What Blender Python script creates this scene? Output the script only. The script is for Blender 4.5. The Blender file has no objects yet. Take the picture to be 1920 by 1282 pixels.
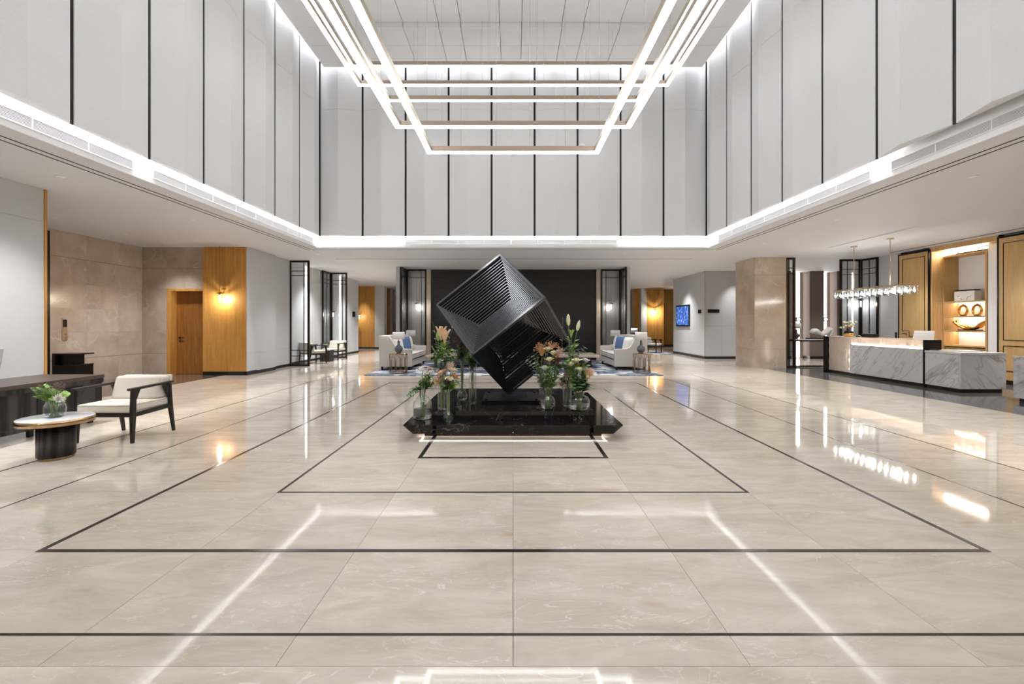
import bpy, math, random
from mathutils import Vector, Matrix, Euler
random.seed(7)
sc = bpy.context.scene
COL = sc.collection
pi = math.pi

# ------------------------------------------------------------------ camera, world, exposure
F, CX, CY, EYE = 862.0, 962.0, 606.0, 1.35          # focal length / principal point in 1920x1282 pixels, eye height
cam_d = bpy.data.cameras.new('camera')
cam = bpy.data.objects.new('camera', cam_d); COL.objects.link(cam)
cam.location = (0, 0, EYE); cam.rotation_euler = (pi/2, 0, 0)
cam_d.sensor_width = 36; cam_d.sensor_fit = 'HORIZONTAL'; cam_d.lens = 36*F/1920
cam_d.shift_x = -(CX-960)/1920; cam_d.shift_y = -(641-CY)/1920
cam_d.clip_start = 0.05; cam_d.clip_end = 200
sc.camera = cam
w = bpy.data.worlds.new('world'); sc.world = w; w.use_nodes = True
w.node_tree.nodes['Background'].inputs[0].default_value = (.8, .85, .9, 1)
w.node_tree.nodes['Background'].inputs[1].default_value = .05
sc.view_settings.view_transform = 'Standard'; sc.view_settings.look = 'None'
sc.view_settings.gamma = 1; sc.view_settings.use_curve_mapping = False
sc.view_settings.exposure = 0.52
sc.cycles.max_bounces = 8; sc.cycles.transmission_bounces = 6
L_BAR, L_COVE, L_TOP, L_DOWN = 9.5, 72.0, 8.0, 2.0        # strengths of the place's own lamps

def PX(px, Y): return (px-CX)*Y/F
def PZ(py, Y): return EYE+(CY-py)*Y/F

# ------------------------------------------------------------------ materials
MATS = {}
def srgb(r, g, b):
    f = lambda c: ((c/255+.055)/1.055)**2.4 if c > 10 else c/255/12.92
    return (f(r), f(g), f(b), 1)
class N:
    def __init__(s, name):
        m = bpy.data.materials.new(name); m.use_nodes = True; s.m = m; s.nt = m.node_tree
        s.b = s.nt.nodes['Principled BSDF']; MATS[name] = m
    def n(s, t, **kw):
        nd = s.nt.nodes.new('ShaderNode'+t)
        for k, v in kw.items():
            if k.startswith('i_'):
                key = k[2:]; key = int(key) if key.isdigit() else key
                nd.inputs[key].default_value = v
            else: setattr(nd, k, v)
        return nd
    def l(s, a, b): s.nt.links.new(a, b)
    def coords(s, scale=(1, 1, 1), rnd=0.0, world=True, rot=(0, 0, 0)):
        if world: src = s.n('NewGeometry').outputs['Position']
        else: src = s.n('TexCoord').outputs['Object']
        if rnd:
            oi = s.n('ObjectInfo'); mu = s.n('Math', operation='MULTIPLY', i_1=rnd); s.l(oi.outputs['Random'], mu.inputs[0])
            ad = s.n('VectorMath', operation='ADD'); s.l(src, ad.inputs[0]); s.l(mu.outputs[0], ad.inputs[1]); src = ad.outputs[0]
        mp = s.n('Mapping'); mp.inputs['Scale'].default_value = scale; mp.inputs['Rotation'].default_value = rot
        s.l(src, mp.inputs[0]); return mp.outputs[0]
    def ramp(s, fac, stops):
        r = s.n('ValToRGB'); e = r.color_ramp.elements
        while len(e) < len(stops): e.new(.5)
        for el, (p, c) in zip(e, stops): el.position = p; el.color = c if len(c) == 4 else (*c, 1)
        s.l(fac, r.inputs[0]); return r.outputs[0]
    def mix(s, fac, a, b, mode='MIX'):
        m = s.n('MixRGB', blend_type=mode)
        for inp, v in ((m.inputs[0], fac), (m.inputs[1], a), (m.inputs[2], b)):
            if hasattr(v, 'links'): s.l(v, inp)
            else: inp.default_value = v
        return m.outputs[0]
    def bump(s, h, strength=.2, dist=.01):
        b = s.n('Bump'); b.inputs['Strength'].default_value = strength; b.inputs['Distance'].default_value = dist
        s.l(h, b.inputs['Height']); s.l(b.outputs[0], s.b.inputs['Normal'])
    def set(s, col=None, rough=None, metal=None, spec=None, **kw):
        if col is not None:
            if hasattr(col, 'links'): s.l(col, s.b.inputs['Base Color'])
            else: s.b.inputs['Base Color'].default_value = col
        if rough is not None: s.b.inputs['Roughness'].default_value = rough
        if metal is not None: s.b.inputs['Metallic'].default_value = metal
        if spec is not None: s.b.inputs['Specular IOR Level'].default_value = spec
        for k, v in kw.items(): s.b.inputs[k.replace('_', ' ')].default_value = v
        return s.m
def plain(name, col, rough=.5, metal=0, spec=.5, noise=0.0, scale=30, bump=0.0):
    t = N(name); t.set(col, rough, metal, spec)
    c = t.coords((scale,)*3)
    no = t.n('TexNoise', i_Scale=1.0, i_Detail=3.0); t.l(c, no.inputs['Vector'])
    k = noise or .04
    lo = tuple(v*(1-k) for v in col[:3])+(1,); hi = tuple(min(1, v*(1+k)) for v in col[:3])+(1,)
    t.set(t.ramp(no.outputs[0], [(.3, lo), (.7, hi)]))
    if bump: t.bump(no.outputs[0], bump, .004)
    return t.m
def emis(name, col, strength):
    t = N(name); t.set(col, .5); t.b.inputs['Emission Color'].default_value = col; t.b.inputs['Emission Strength'].default_value = strength
    return t.m
def marble(name, base, dark, vein, rough=.1, scale=1.0, vein_w=.03, rnd=20., rot=(0, 0, 0), stretch=(1, 1, 1), vein2=None, amount=.8, spec=.5, brk=.45):
    t = N(name); t.set(None, rough, 0, spec)
    c = t.coords(tuple(scale*v for v in stretch), rnd, True, rot)
    no = t.n('TexNoise', i_Scale=1.3, i_Detail=6.0, i_Roughness=.6); t.l(c, no.inputs['Vector'])
    col = t.ramp(no.outputs[0], [(.32, dark), (.62, base)])
    n9 = t.n('TexNoise', i_Scale=3.2, i_Detail=4.0, i_Roughness=.6); t.l(c, n9.inputs['Vector'])
    di = t.mix(.22, t.mix(.34, c, no.outputs['Color']), n9.outputs['Color'])
    for sc_, wd, am in ((1.5, vein_w, amount), (3.1, vein_w*.7, amount*.7), (6.5, vein_w*.7, amount*.4)):
        v = t.n('TexVoronoi', feature='DISTANCE_TO_EDGE', i_Scale=sc_); t.l(di, v.inputs['Vector'])
        mk = t.ramp(v.outputs['Distance'], [(0, (1, 1, 1)), (wd, (0, 0, 0))])
        n2 = t.n('TexNoise', i_Scale=sc_*1.3, i_Detail=3.0); t.l(c, n2.inputs['Vector'])
        br = t.ramp(n2.outputs[0], [(brk, (0, 0, 0)), (brk+.2, (1, 1, 1))])
        f = t.n('Math', operation='MULTIPLY'); t.l(mk, f.inputs[0]); t.l(br, f.inputs[1])
        f2 = t.n('Math', operation='MULTIPLY', i_1=am); t.l(f.outputs[0], f2.inputs[0])
        col = t.mix(f2.outputs[0], col, vein)
    t.set(col); return t.m
def wood(name, a, b, rough=.4, scale=1.0, vertical=True, ring=True, spec=.4, bumpv=.05):
    t = N(name); t.set(None, rough, 0, spec)
    st = (9*scale, 9*scale, .7*scale) if vertical else (9*scale, .7*scale, 9*scale)
    c = t.coords(st, 13.)
    no = t.n('TexNoise', i_Scale=2.0, i_Detail=8.0, i_Roughness=.65); t.l(c, no.inputs['Vector'])
    fac = no.outputs[0]
    if ring:
        wv = t.n('TexWave', i_Scale=.35, i_Distortion=9.0, i_Detail=3.0); wv.inputs['Detail Scale'].default_value = .8; t.l(c, wv.inputs['Vector'])
        fac = t.mix(.5, no.outputs[0], wv.outputs[0])
    t.set(t.ramp(fac, [(.3, b), (.65, a)])); t.bump(no.outputs[0], bumpv, .003); return t.m

def fabric(name, col, k=.08, rough=.9, scale=160):
    t = N(name); t.set(None, rough, 0, .2)
    c = t.coords((scale, scale, scale*2.2), 0, False)
    no = t.n('TexNoise', i_Scale=1.0, i_Detail=2.0); t.l(c, no.inputs['Vector'])
    lo = tuple(v*(1-k) for v in col[:3])+(1,); hi = tuple(min(1, v*(1+k)) for v in col[:3])+(1,)
    t.set(t.ramp(no.outputs[0], [(.3, lo), (.7, hi)])); t.bump(no.outputs[0], .25, .003); return t.m

# floor: polished beige marble
def floor_mat(name, a, b, vein, rough, rust=True):
    t = N(name); t.set(None, rough, 0, .36)
    c = t.coords((.9, 2.6, 1), 40., True, (0, 0, .12))
    no = t.n('TexNoise', i_Scale=1.9, i_Detail=10.0, i_Roughness=.68, i_Distortion=.8); t.l(c, no.inputs['Vector'])
    col = t.ramp(no.outputs[0], [(.3, b), (.68, a)])
    n2 = t.n('TexNoise', i_Scale=3.0, i_Detail=4.0, i_Distortion=1.5); t.l(c, n2.inputs['Vector'])
    vm = t.ramp(n2.outputs[0], [(.488, (0, 0, 0)), (.5, (1, 1, 1)), (.512, (0, 0, 0))])
    n3 = t.n('TexNoise', i_Scale=1.1); t.l(c, n3.inputs['Vector'])
    m3 = t.ramp(n3.outputs[0], [(.40, (0, 0, 0)), (.62, (.8, .8, .8))])
    f = t.n('Math', operation='MULTIPLY'); t.l(vm, f.inputs[0]); t.l(m3, f.inputs[1])
    col = t.mix(f.outputs[0], col, vein)
    if rust:
        n4 = t.n('TexNoise', i_Scale=2.1, i_Detail=2.0); t.l(c, n4.inputs['Vector'])
        r = t.ramp(n4.outputs[0], [(.70, (0, 0, 0)), (.78, (.45, .45, .45))]); col = t.mix(r, col, srgb(176, 128, 88))
    oi = t.n('ObjectInfo'); rr = t.ramp(oi.outputs['Random'], [(0, (.93, .93, .93)), (1, (1, 1, 1))])
    col = t.mix(1.0, col, rr, 'MULTIPLY')
    t.set(col); return t.m
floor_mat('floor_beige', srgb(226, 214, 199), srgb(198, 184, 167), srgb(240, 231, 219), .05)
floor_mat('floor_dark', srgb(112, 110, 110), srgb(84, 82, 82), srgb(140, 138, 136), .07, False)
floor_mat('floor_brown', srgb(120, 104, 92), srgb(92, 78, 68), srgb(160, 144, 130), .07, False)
plain('inlay_black', srgb(44, 40, 38), .14)
plain('grout', srgb(150, 136, 120), .6)
fabric('wall_fabric', srgb(208, 208, 209), .035, .85, 60)
fabric('wall_fabric_tall', srgb(220, 220, 221), .035, .85, 60)
plain('paint_raft', srgb(242, 242, 243), .65, noise=.01, scale=2)
fabric('wall_fabric_grey', srgb(194, 193, 194), .04, .85, 60)
fabric('wall_taupe', srgb(128, 116, 110), .05, .85, 60)
plain('paint_white', srgb(244, 243, 243), .6, noise=.01)
plain('paint_ceiling', srgb(222, 222, 225), .65, noise=.012, scale=2)
plain('dark_slot', srgb(22, 20, 20), .6)
plain('grille_back', srgb(176, 176, 180), .7)
plain('backing_dark', srgb(84, 76, 70), .7)
plain('baseboard_black', srgb(34, 30, 29), .3)
plain('metal_black', srgb(30, 27, 26), .32, .6)
plain('metal_bronze', srgb(58, 50, 45), .3, .8)
plain('brass', srgb(176, 146, 112), .25, 1.0)
plain('brass_light', srgb(205, 180, 150), .28, 1.0)
plain('champagne', srgb(196, 182, 164), .35, .85)
plain('gold', srgb(212, 164, 92), .22, 1.0, noise=.1)
plain('chrome', srgb(210, 210, 208), .15, 1.0)
marble('marble_brown', srgb(198, 182, 166), srgb(172, 154, 138), srgb(222, 208, 194), .2, 1.0, .024, amount=.5, brk=.4)
marble('marble_beige', srgb(206, 190, 172), srgb(182, 164, 146), srgb(230, 218, 204), .15, 1.0, .024, amount=.5, brk=.4)
marble('marble_black', srgb(16, 15, 16), srgb(30, 28, 28), srgb(200, 194, 190), .07, 1.5, .010, amount=.5, brk=.42)
marble('marble_white', srgb(228, 228, 228), srgb(196, 196, 198), srgb(240, 240, 238), .12, .9, .015, amount=.3)
def calacatta(name, base, grey, rot, sc_=1.0):
    t = N(name); t.set(None, .14, 0, .5)
    c0 = t.coords((1, 1, 1), 9., True, rot)
    mp = t.n('Mapping'); mp.inputs['Scale'].default_value = (2.2*sc_, .75*sc_, 3.4*sc_); t.l(c0, mp.inputs[0]); c = mp.outputs[0]
    col = base
    for sc2, w, am in ((.9, .035, .75), (2.0, .03, .5), (.45, .09, .28)):
        no = t.n('TexNoise', i_Scale=sc2, i_Detail=7.0, i_Roughness=.55, i_Distortion=.9); t.l(c, no.inputs['Vector'])
        vm = t.ramp(no.outputs[0], [(.5-w, (0, 0, 0)), (.5, (am, am, am)), (.5+w*.4, (0, 0, 0))])
        n2 = t.n('TexNoise', i_Scale=sc2*.8, i_Detail=2.0); t.l(c0, n2.inputs['Vector'])
        br = t.ramp(n2.outputs[0], [(.38, (.1, .1, .1)), (.6, (1, 1, 1))])
        f = t.n('Math', operation='MULTIPLY'); t.l(vm, f.inputs[0]); t.l(br, f.inputs[1])
        col = t.mix(f.outputs[0], col, grey)
    t.set(col); return t.m
calacatta('calacatta', srgb(226, 226, 228), srgb(120, 120, 124), (.75, 0, 0), .72)
calacatta('calacatta_end', srgb(214, 213, 214), srgb(120, 112, 108), (.0, -.7, 1.57), .72)
wood('wood_honey', srgb(212, 158, 86), srgb(186, 130, 60), .38, 1.0, ring=False)
wood('wood_honey_light', srgb(200, 166, 114), srgb(184, 148, 96), .42, 1.3, ring=False)
wood('wood_door', srgb(168, 112, 52), srgb(134, 84, 34), .4, 1.0, ring=False)
wood('oak_black', srgb(62, 58, 57), srgb(20, 18, 18), .42, 1.8, bumpv=.35)
wood('oak_frame', srgb(44, 38, 36), srgb(26, 22, 21), .35, 1.4, ring=False)
wood('oak_top', srgb(88, 74, 66), srgb(64, 54, 48), .35, .8, vertical=False, ring=False)
fabric('fabric_cream', srgb(220, 210, 196), .10)
fabric('fabric_sofa', srgb(208, 201, 194), .05)
fabric('fabric_blue', srgb(84, 108, 142), .25, scale=60)
fabric('fabric_white', srgb(226, 222, 218), .05)
fabric('fabric_dark', srgb(74, 72, 74), .1)
fabric('shade_white', srgb(238, 236, 234), .02, .8)
plain('ceramic_blue', srgb(98, 106, 118), .18, noise=.06)
plain('ceramic_dark', srgb(70, 66, 64), .25)
plain('ceramic_white', srgb(235, 234, 232), .3, noise=.02, scale=4)
plain('paper_white', srgb(232, 231, 230), .5, noise=.01)
plain('leaf_green', srgb(146, 180, 104), .5, noise=.3, scale=40)
plain('leaf_dark', srgb(100, 134, 80), .5, noise=.3, scale=40)
plain('leaf_bright', srgb(172, 202, 112), .5, noise=.2, scale=40)
plain('leaf_eucalyptus', srgb(184, 198, 184), .6, noise=.15, scale=40)
plain('stem_green', srgb(128, 150, 88), .5)
plain('stem_brown', srgb(108, 78, 58), .6)
plain('petal_cream', srgb(242, 234, 200), .6, noise=.06)
plain('petal_white', srgb(246, 238, 232), .6, noise=.04)
plain('petal_peach', srgb(240, 206, 172), .6, noise=.08)
plain('petal_orange', srgb(216, 160, 116), .6, noise=.15)
plain('petal_plum', srgb(122, 88, 86), .6, noise=.2)
plain('petal_pink', srgb(226, 190, 176), .6, noise=.1)
plain('screen_bezel', srgb(24, 26, 34), .2)
plain('rail_taupe', srgb(182, 164, 148), .45, .3, noise=.02)
emis('led_bar', (.94, .97, 1, 1), L_BAR)
emis('led_cove', (.95, .975, 1, 1), L_COVE)
emis('led_top', (.95, .975, 1, 1), L_TOP)
emis('led_column', (1, .98, .95, 1), 7.0)
emis('led_wall', (1, .98, .95, 1), 3.5)
emis('led_warm', (1, .9, .8, 1), 26.0)
emis('led_plinth', (1, .92, .86, 1), 2.5)
emis('led_shelf', (1, .86, .7, 1), 22.0)
emis('bulb_warm', (1, .90, .78, 1), 60.0)
emis('bulb_cool', (1, .97, .93, 1), 55.0)
emis('lamp_lens', (1, .97, .92, 1), 3.0)

def glass_mat(name, tint, rough=0.0):
    t = N(name); t.set(tint, rough); t.b.inputs['Transmission Weight'].default_value = 1.0; t.b.inputs['IOR'].default_value = 1.45
    return t.m
def pane_mat(name, tint, refl=.5):
    t = N(name); nt = t.nt
    tr = t.n('BsdfTransparent'); tr.inputs[0].default_value = tint
    gl = t.n('BsdfGlossy'); gl.inputs['Roughness'].default_value = .03; gl.inputs[0].default_value = (.9, .92, .95, 1)
    fr = t.n('LayerWeight', i_Blend=.5); mx = t.n('MixShader')
    pw = t.n('Math', operation='POWER', i_1=4.0); t.l(fr.outputs['Facing'], pw.inputs[0])
    ml = t.n('Math', operation='MULTIPLY_ADD', i_1=refl*.95, i_2=.045); t.l(pw.outputs[0], ml.inputs[0])
    t.l(ml.outputs[0], mx.inputs[0]); t.l(tr.outputs[0], mx.inputs[1]); t.l(gl.outputs[0], mx.inputs[2])
    t.l(mx.outputs[0], nt.nodes['Material Output'].inputs[0]); return t.m
pane_mat('glass_thin', (.965, .975, .97, 1), 1.0)
pane_mat('glass_pane', (.93, .95, .96, 1), .6)
t = N('glass_milky'); d_ = t.n('BsdfDiffuse'); d_.inputs[0].default_value = srgb(200, 205, 212); tr_ = t.n('BsdfTransparent'); gl_ = t.n('BsdfGlossy'); gl_.inputs['Roughness'].default_value = .08
m1 = t.n('MixShader', i_0=.55); t.l(tr_.outputs[0], m1.inputs[1]); t.l(d_.outputs[0], m1.inputs[2]); m2 = t.n('MixShader', i_0=.06); t.l(m1.outputs[0], m2.inputs[1]); t.l(gl_.outputs[0], m2.inputs[2]); t.l(m2.outputs[0], t.nt.nodes['Material Output'].inputs[0])
plain('glass_frost', srgb(190, 195, 202), .5, .1, noise=.02, scale=3)
plain('glass_satin', srgb(170, 168, 167), .22, .75, noise=.02, scale=3)
t = N('water'); t.set((.95, .98, .96, 1), 0.0); t.b.inputs['Transmission Weight'].default_value = 1; t.b.inputs['IOR'].default_value = 1.33
# black split stone wall
t = N('split_stone'); t.set(None, .22, 0, .6)
c = t.coords((1, 1, 1), 0, True)
mp = t.n('Mapping'); mp.inputs['Rotation'].default_value = (pi/2, 0, 0); t.l(c, mp.inputs[0])
bk = t.n('TexBrick', i_Scale=1.0); bk.inputs['Brick Width'].default_value = .45; bk.inputs['Row Height'].default_value = .045; bk.inputs['Mortar Size'].default_value = .004
bk.inputs['Color1'].default_value = srgb(24, 22, 23); bk.inputs['Color2'].default_value = srgb(9, 9, 9); bk.inputs['Mortar'].default_value = srgb(8, 8, 8); bk.inputs['Bias'].default_value = -.1
t.l(mp.outputs[0], bk.inputs['Vector']); t.set(bk.outputs['Color'])
cs = t.coords((4, 4, 45), 0, True)
no = t.n('TexNoise', i_Scale=1.0, i_Detail=5.0); t.l(cs, no.inputs['Vector'])
hh = t.mix(.35, bk.outputs['Color'], no.outputs['Color']); t.bump(hh, 1.0, .03)
# rug: blue brush strokes on pale ground
t = N('rug'); t.set(None, .95, 0, .1)
c = t.coords((1.7, 2.6, 1), 0, True)
no = t.n('TexNoise', i_Scale=.9, i_Detail=3.0, i_Distortion=.8); t.l(c, no.inputs['Vector'])
vo = t.n('TexVoronoi', i_Scale=1.9); vo.inputs['Randomness'].default_value = .8
t.l(t.mix(.2, c, no.outputs['Color']), vo.inputs['Vector'])
cm = t.ramp(vo.outputs['Color'], [(.0, srgb(70, 84, 108)), (.32, srgb(112, 126, 146)), (.45, srgb(80, 94, 118)), (.64, srgb(200, 198, 196)), (1., srgb(218, 212, 204))])
t.nt.nodes[-1].color_ramp.interpolation = 'CONSTANT'
n2 = t.n('TexNoise', i_Scale=6.0, i_Detail=4.0); t.l(c, n2.inputs['Vector'])
t.set(t.mix(t.ramp(n2.outputs[0], [(.5, (0, 0, 0)), (.66, (.6, .6, .6))]), cm, srgb(196, 196, 196)))
# cream mosaic
plain('mosaic_cream', srgb(234, 220, 206), .25, noise=.06, scale=6)
# tv picture
t = N('tv_picture'); t.set((.02, .04, .1, 1), .15)
c = t.coords((9, 9, 9), 0, True)
no = t.n('TexNoise', i_Scale=1.4, i_Detail=6.0); t.l(c, no.inputs['Vector'])
cm = t.ramp(no.outputs[0], [(.35, srgb(14, 34, 92)), (.5, srgb(52, 96, 190)), (.6, srgb(110, 150, 226)), (.72, srgb(236, 236, 240))])
t.l(cm, t.b.inputs['Emission Color']); t.b.inputs['Emission Strength'].default_value = .9
M = MATS

# ------------------------------------------------------------------ mesh helpers
class MB:
    def __init__(s): s.v = []; s.f = []; s.sm = []
    def add(s, vs, fs, smooth=False):
        o = len(s.v); s.v += [tuple(v) for v in vs]; s.f += [tuple(i+o for i in f) for f in fs]; s.sm += [smooth]*len(fs); return s
    def box(s, x0, x1, y0, y1, z0, z1):
        return s.add([(x0, y0, z0), (x1, y0, z0), (x1, y1, z0), (x0, y1, z0), (x0, y0, z1), (x1, y0, z1), (x1, y1, z1), (x0, y1, z1)],
                     [(0, 3, 2, 1), (4, 5, 6, 7), (0, 1, 5, 4), (1, 2, 6, 5), (2, 3, 7, 6), (3, 0, 4, 7)])
    def hexa(s, p):       # 8 points, bottom ring then top ring
        return s.add(p, [(0, 3, 2, 1), (4, 5, 6, 7), (0, 1, 5, 4), (1, 2, 6, 5), (2, 3, 7, 6), (3, 0, 4, 7)])
    def bar(s, p, q, w, h=None, up=(0, 0, 1), w2=None, h2=None):
        h = h or w; w2 = w2 or w; h2 = h2 or h
        p, q = Vector(p), Vector(q); d = (q-p).normalized(); u = Vector(up)
        if abs(d.dot(u)) > .98: u = Vector((0, 1, 0))
        a = d.cross(u).normalized(); b = a.cross(d).normalized()
        pts = []
        for c, ww, hh in ((p, w, h), (q, w2, h2)):
            pts += [c+a*ww/2*i+b*hh/2*j for i, j in ((-1, -1), (1, -1), (1, 1), (-1, 1))]
        return s.hexa(pts)
    def prism(s, poly, z0, z1, axis='z', smooth=False):
        n = len(poly)
        def P(a, b, t): return {'z': (a, b, t), 'y': (a, t, b), 'x': (t, a, b)}[axis]
        vs = [P(a, b, z0) for a, b in poly]+[P(a, b, z1) for a, b in poly]
        fs = [tuple(range(n))[::-1], tuple(range(n, 2*n))]+[(i, (i+1) % n, n+(i+1) % n, n+i) for i in range(n)]
        o = len(s.v); s.add(vs, fs)
        if smooth:
            for k in range(n): s.sm[-1-k] = True
        return s
    def lathe(s, prof, n=24, c=(0, 0, 0), smooth=True, sx=1, sy=1):
        vs = []; fs = []
        for r, z in prof:
            for k in range(n):
                a = 2*pi*k/n; vs.append((c[0]+r*sx*math.cos(a), c[1]+r*sy*math.sin(a), c[2]+z))
        for i in range(len(prof)-1):
            for k in range(n):
                fs.append((i*n+k, i*n+(k+1) % n, (i+1)*n+(k+1) % n, (i+1)*n+k))
        if prof[0][0] > 1e-5: fs.append(tuple(range(n))[::-1])
        if prof[-1][0] > 1e-5: fs.append(tuple((len(prof)-1)*n+k for k in range(n)))
        return s.add(vs, fs, smooth)
    def tube(s, pts, r, n=8, r2=None, smooth=True, closed=False):
        pts = [Vector(p) for p in pts]; m = len(pts); r2 = r if r2 is None else r2
        vs = []; fs = []; a = None
        for i, p in enumerate(pts):
            d = (pts[(i+1) % m] if (closed or i < m-1) else p)-(pts[i-1] if (closed or i > 0) else p); d.normalize()
            if a is None:
                a = d.orthogonal().normalized()
            else:
                a = (a-d*a.dot(d))
                a = a.normalized() if a.length > 1e-5 else d.orthogonal().normalized()
            b = d.cross(a); rr = r+(r2-r)*i/max(1, m-1)
            for k in range(n):
                t = 2*pi*k/n; vs.append(p+(a*math.cos(t)+b*math.sin(t))*rr)
        for i in range(m if closed else m-1):
            j = (i+1) % m
            for k in range(n): fs.append((i*n+k, i*n+(k+1) % n, j*n+(k+1) % n, j*n+k))
        if not closed: fs += [tuple(range(n))[::-1], tuple((m-1)*n+k for k in range(n))]
        return s.add(vs, fs, smooth)
    def blob(s, c, rx, ry, rz, n=12, m=8, pw=1.0, rot=None):
        vs = []; fs = []
        def sp(x): return math.copysign(abs(x)**pw, x)
        for i in range(m+1):
            th = pi*i/m
            for k in range(n):
                ph = 2*pi*k/n
                p = Vector((rx*sp(math.sin(th))*sp(math.cos(ph)), ry*sp(math.sin(th))*sp(math.sin(ph)), rz*sp(math.cos(th))))
                if rot: p = rot @ p
                vs.append((c[0]+p[0], c[1]+p[1], c[2]+p[2]))
        for i in range(m):
            for k in range(n): fs.append((i*n+k, (i+1)*n+k, (i+1)*n+(k+1) % n, i*n+(k+1) % n))
        return s.add(vs, fs, True)
    def mesh(s, name):
        me = bpy.data.meshes.new(name); me.from_pydata(s.v, [], s.f); me.update()
        me.polygons.foreach_set('use_smooth', s.sm); return me
    def build(s, name, mat, parent=None, loc=None, bevel=0, seg=2, auto=False):
        me = s.mesh(name); return mkobj(name, me, mat, parent, loc, bevel, seg)
def mkobj(name, me, mat=None, parent=None, loc=None, bevel=0, seg=2):
    if mat is not None and not me.materials: me.materials.append(M[mat])
    o = bpy.data.objects.new(name, me); COL.objects.link(o)
    if parent: o.parent = parent
    if loc is not None: o.location = loc
    if bevel:
        b = o.modifiers.new('bevel', 'BEVEL'); b.width = bevel; b.segments = seg; b.limit_method = 'ANGLE'; b.harden_normals = False
    return o
def tag(o, label=None, cat=None, group=None, kind=None):
    if label: o['label'] = label
    if cat: o['category'] = cat
    if group: o['group'] = group
    if kind: o['kind'] = kind
    return o
def thing(name, label, cat, loc=(0, 0, 0), rz=0, group=None):
    o = bpy.data.objects.new(name, None); COL.objects.link(o); o.location = loc; o.rotation_euler = (0, 0, rz); o.empty_display_size = .1
    return tag(o, label, cat, group)
def struct(name, mb, mat, label=None, parent=None, bevel=0):
    o = mb.build(name, mat, parent, bevel=bevel)
    if not parent: o['kind'] = 'structure'; o['label'] = label or name.replace('_', ' ')
    return o
def copy_tree(o, parent=None):
    c = o.copy(); COL.objects.link(c); c.parent = parent
    for ch in list(o.children): copy_tree(ch, c)
    return c
def B(*a): return MB().box(*a)

# ------------------------------------------------------------------ the setting: floor
ZC = 3.33                     # low ceiling
S = .936                      # floor module
floor = struct('floor', B(-11, 14.2, -6.2, 28.5, -.3, -.02), 'grout', 'polished beige marble floor of the lobby')
def floor_piece(name, x0, x1, y0, y1, mat, gap=.0012, top=0.0):
    me_key = (round(x1-x0, 3), round(y1-y0, 3), mat)
    if me_key not in floor_piece.cache:
        a, b = (x1-x0)/2-gap, (y1-y0)/2-gap
        floor_piece.cache[me_key] = B(-a, a, -b, b, -.02, 0).mesh('floor_tile')
    o = mkobj(name, floor_piece.cache[me_key], mat, floor, ((x0+x1)/2, (y0+y1)/2, top)); return o
floor_piece.cache = {}
Y0 = 4.618-3*S
for i in range(-8, 8):
    for j in range(0, 15):
        floor_piece('floor_tile', i*S, (i+1)*S, Y0+j*S, Y0+(j+1)*S, 'floor_beige')
yA, yB = Y0, Y0+15*S           # 1.81 .. 15.85
floor_piece('floor_slab', -8*S, 8*S, -6.1, yA, 'floor_beige')
floor_piece('floor_slab', -8*S, 8*S, yB, 28.4, 'floor_beige')
xe = 8*S
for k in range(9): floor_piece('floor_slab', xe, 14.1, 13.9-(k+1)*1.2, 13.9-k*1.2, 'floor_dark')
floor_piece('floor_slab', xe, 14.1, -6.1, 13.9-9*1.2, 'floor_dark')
floor_piece('floor_slab', xe, 14.1, 13.9, 28.4, 'floor_beige')
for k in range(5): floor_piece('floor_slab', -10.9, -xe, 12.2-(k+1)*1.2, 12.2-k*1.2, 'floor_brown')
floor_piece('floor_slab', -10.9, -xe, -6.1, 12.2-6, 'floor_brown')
floor_piece('floor_slab', -10.9, -xe, 12.2, 28.4, 'floor_beige')
# black inlay lines: concentric rectangles round the plinth
YC = 6.58
for hx, hy, wd in ((S, 1.96, .042), (2*S, 2.905, .025), (3*S, 3.85, .034), (4*S, 4.585, .016), (5*S, 5.5, .02)):
    z0, z1 = -.002, .0012
    for sx in (-1, 1): struct('inlay_strip', B(sx*hx-wd/2, sx*hx+wd/2, YC-hy-wd/2, YC+hy+wd/2, z0, z1), 'inlay_black', parent=floor)
    for sy in (-1, 1):
        if YC+sy*hy > .5: struct('inlay_strip', B(-hx+wd/2, hx-wd/2, YC+sy*hy-wd/2, YC+sy*hy+wd/2, z0, z1), 'inlay_black', parent=floor)

# ------------------------------------------------------------------ low ceiling, fascia, upper hall
WF, YF, YN = 5.1, 11.98, -5.4     # fascia half width, far fascia, near fascia
ceil = struct('ceiling', MB().box(-10.9, -WF-.02, -6.2, 28.5, ZC, ZC+.3).box(WF+.02, 14.2, -6.2, 28.5, ZC, ZC+.3).box(-WF-.02, WF+.02, YF+.02, 28.5, ZC, ZC+.3).box(-WF-.02, WF+.02, -6.2, YN-.02, ZC, ZC+.3),
              'paint_ceiling', 'smooth off-white low ceiling around the tall atrium')
def slot(x0, x1, y0, y1): return struct('ceiling_slot', B(x0, x1, y0, y1, ZC-.003, ZC+.02), 'dark_slot', parent=ceil)
for s in (-1, 1):
    for xo, ye in ((5.40, 12.3), (5.52, 12.42)):
        a, b = sorted((s*xo, s*(xo+.022))); slot(a, b, YN, ye)
slot(-5.42, 5.42, 12.4, 12.425); slot(-5.45, 5.5, 14.1, 14.125)
slot(-4.35, -3.3, 17.9, 17.94); slot(3.3, 4.35, 17.9, 17.94); slot(10.55, 10.6, 6, 12.9)
g_ = struct('ceiling_grille', MB().box(8.19, 8.21, 9.45, 12.1, ZC-.006, ZC).box(8.30, 8.32, 9.45, 12.1, ZC-.006, ZC).box(8.21, 8.30, 9.45, 9.47, ZC-.006, ZC).box(8.21, 8.30, 12.08, 12.1, ZC-.006, ZC), 'paint_white', parent=ceil)
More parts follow.
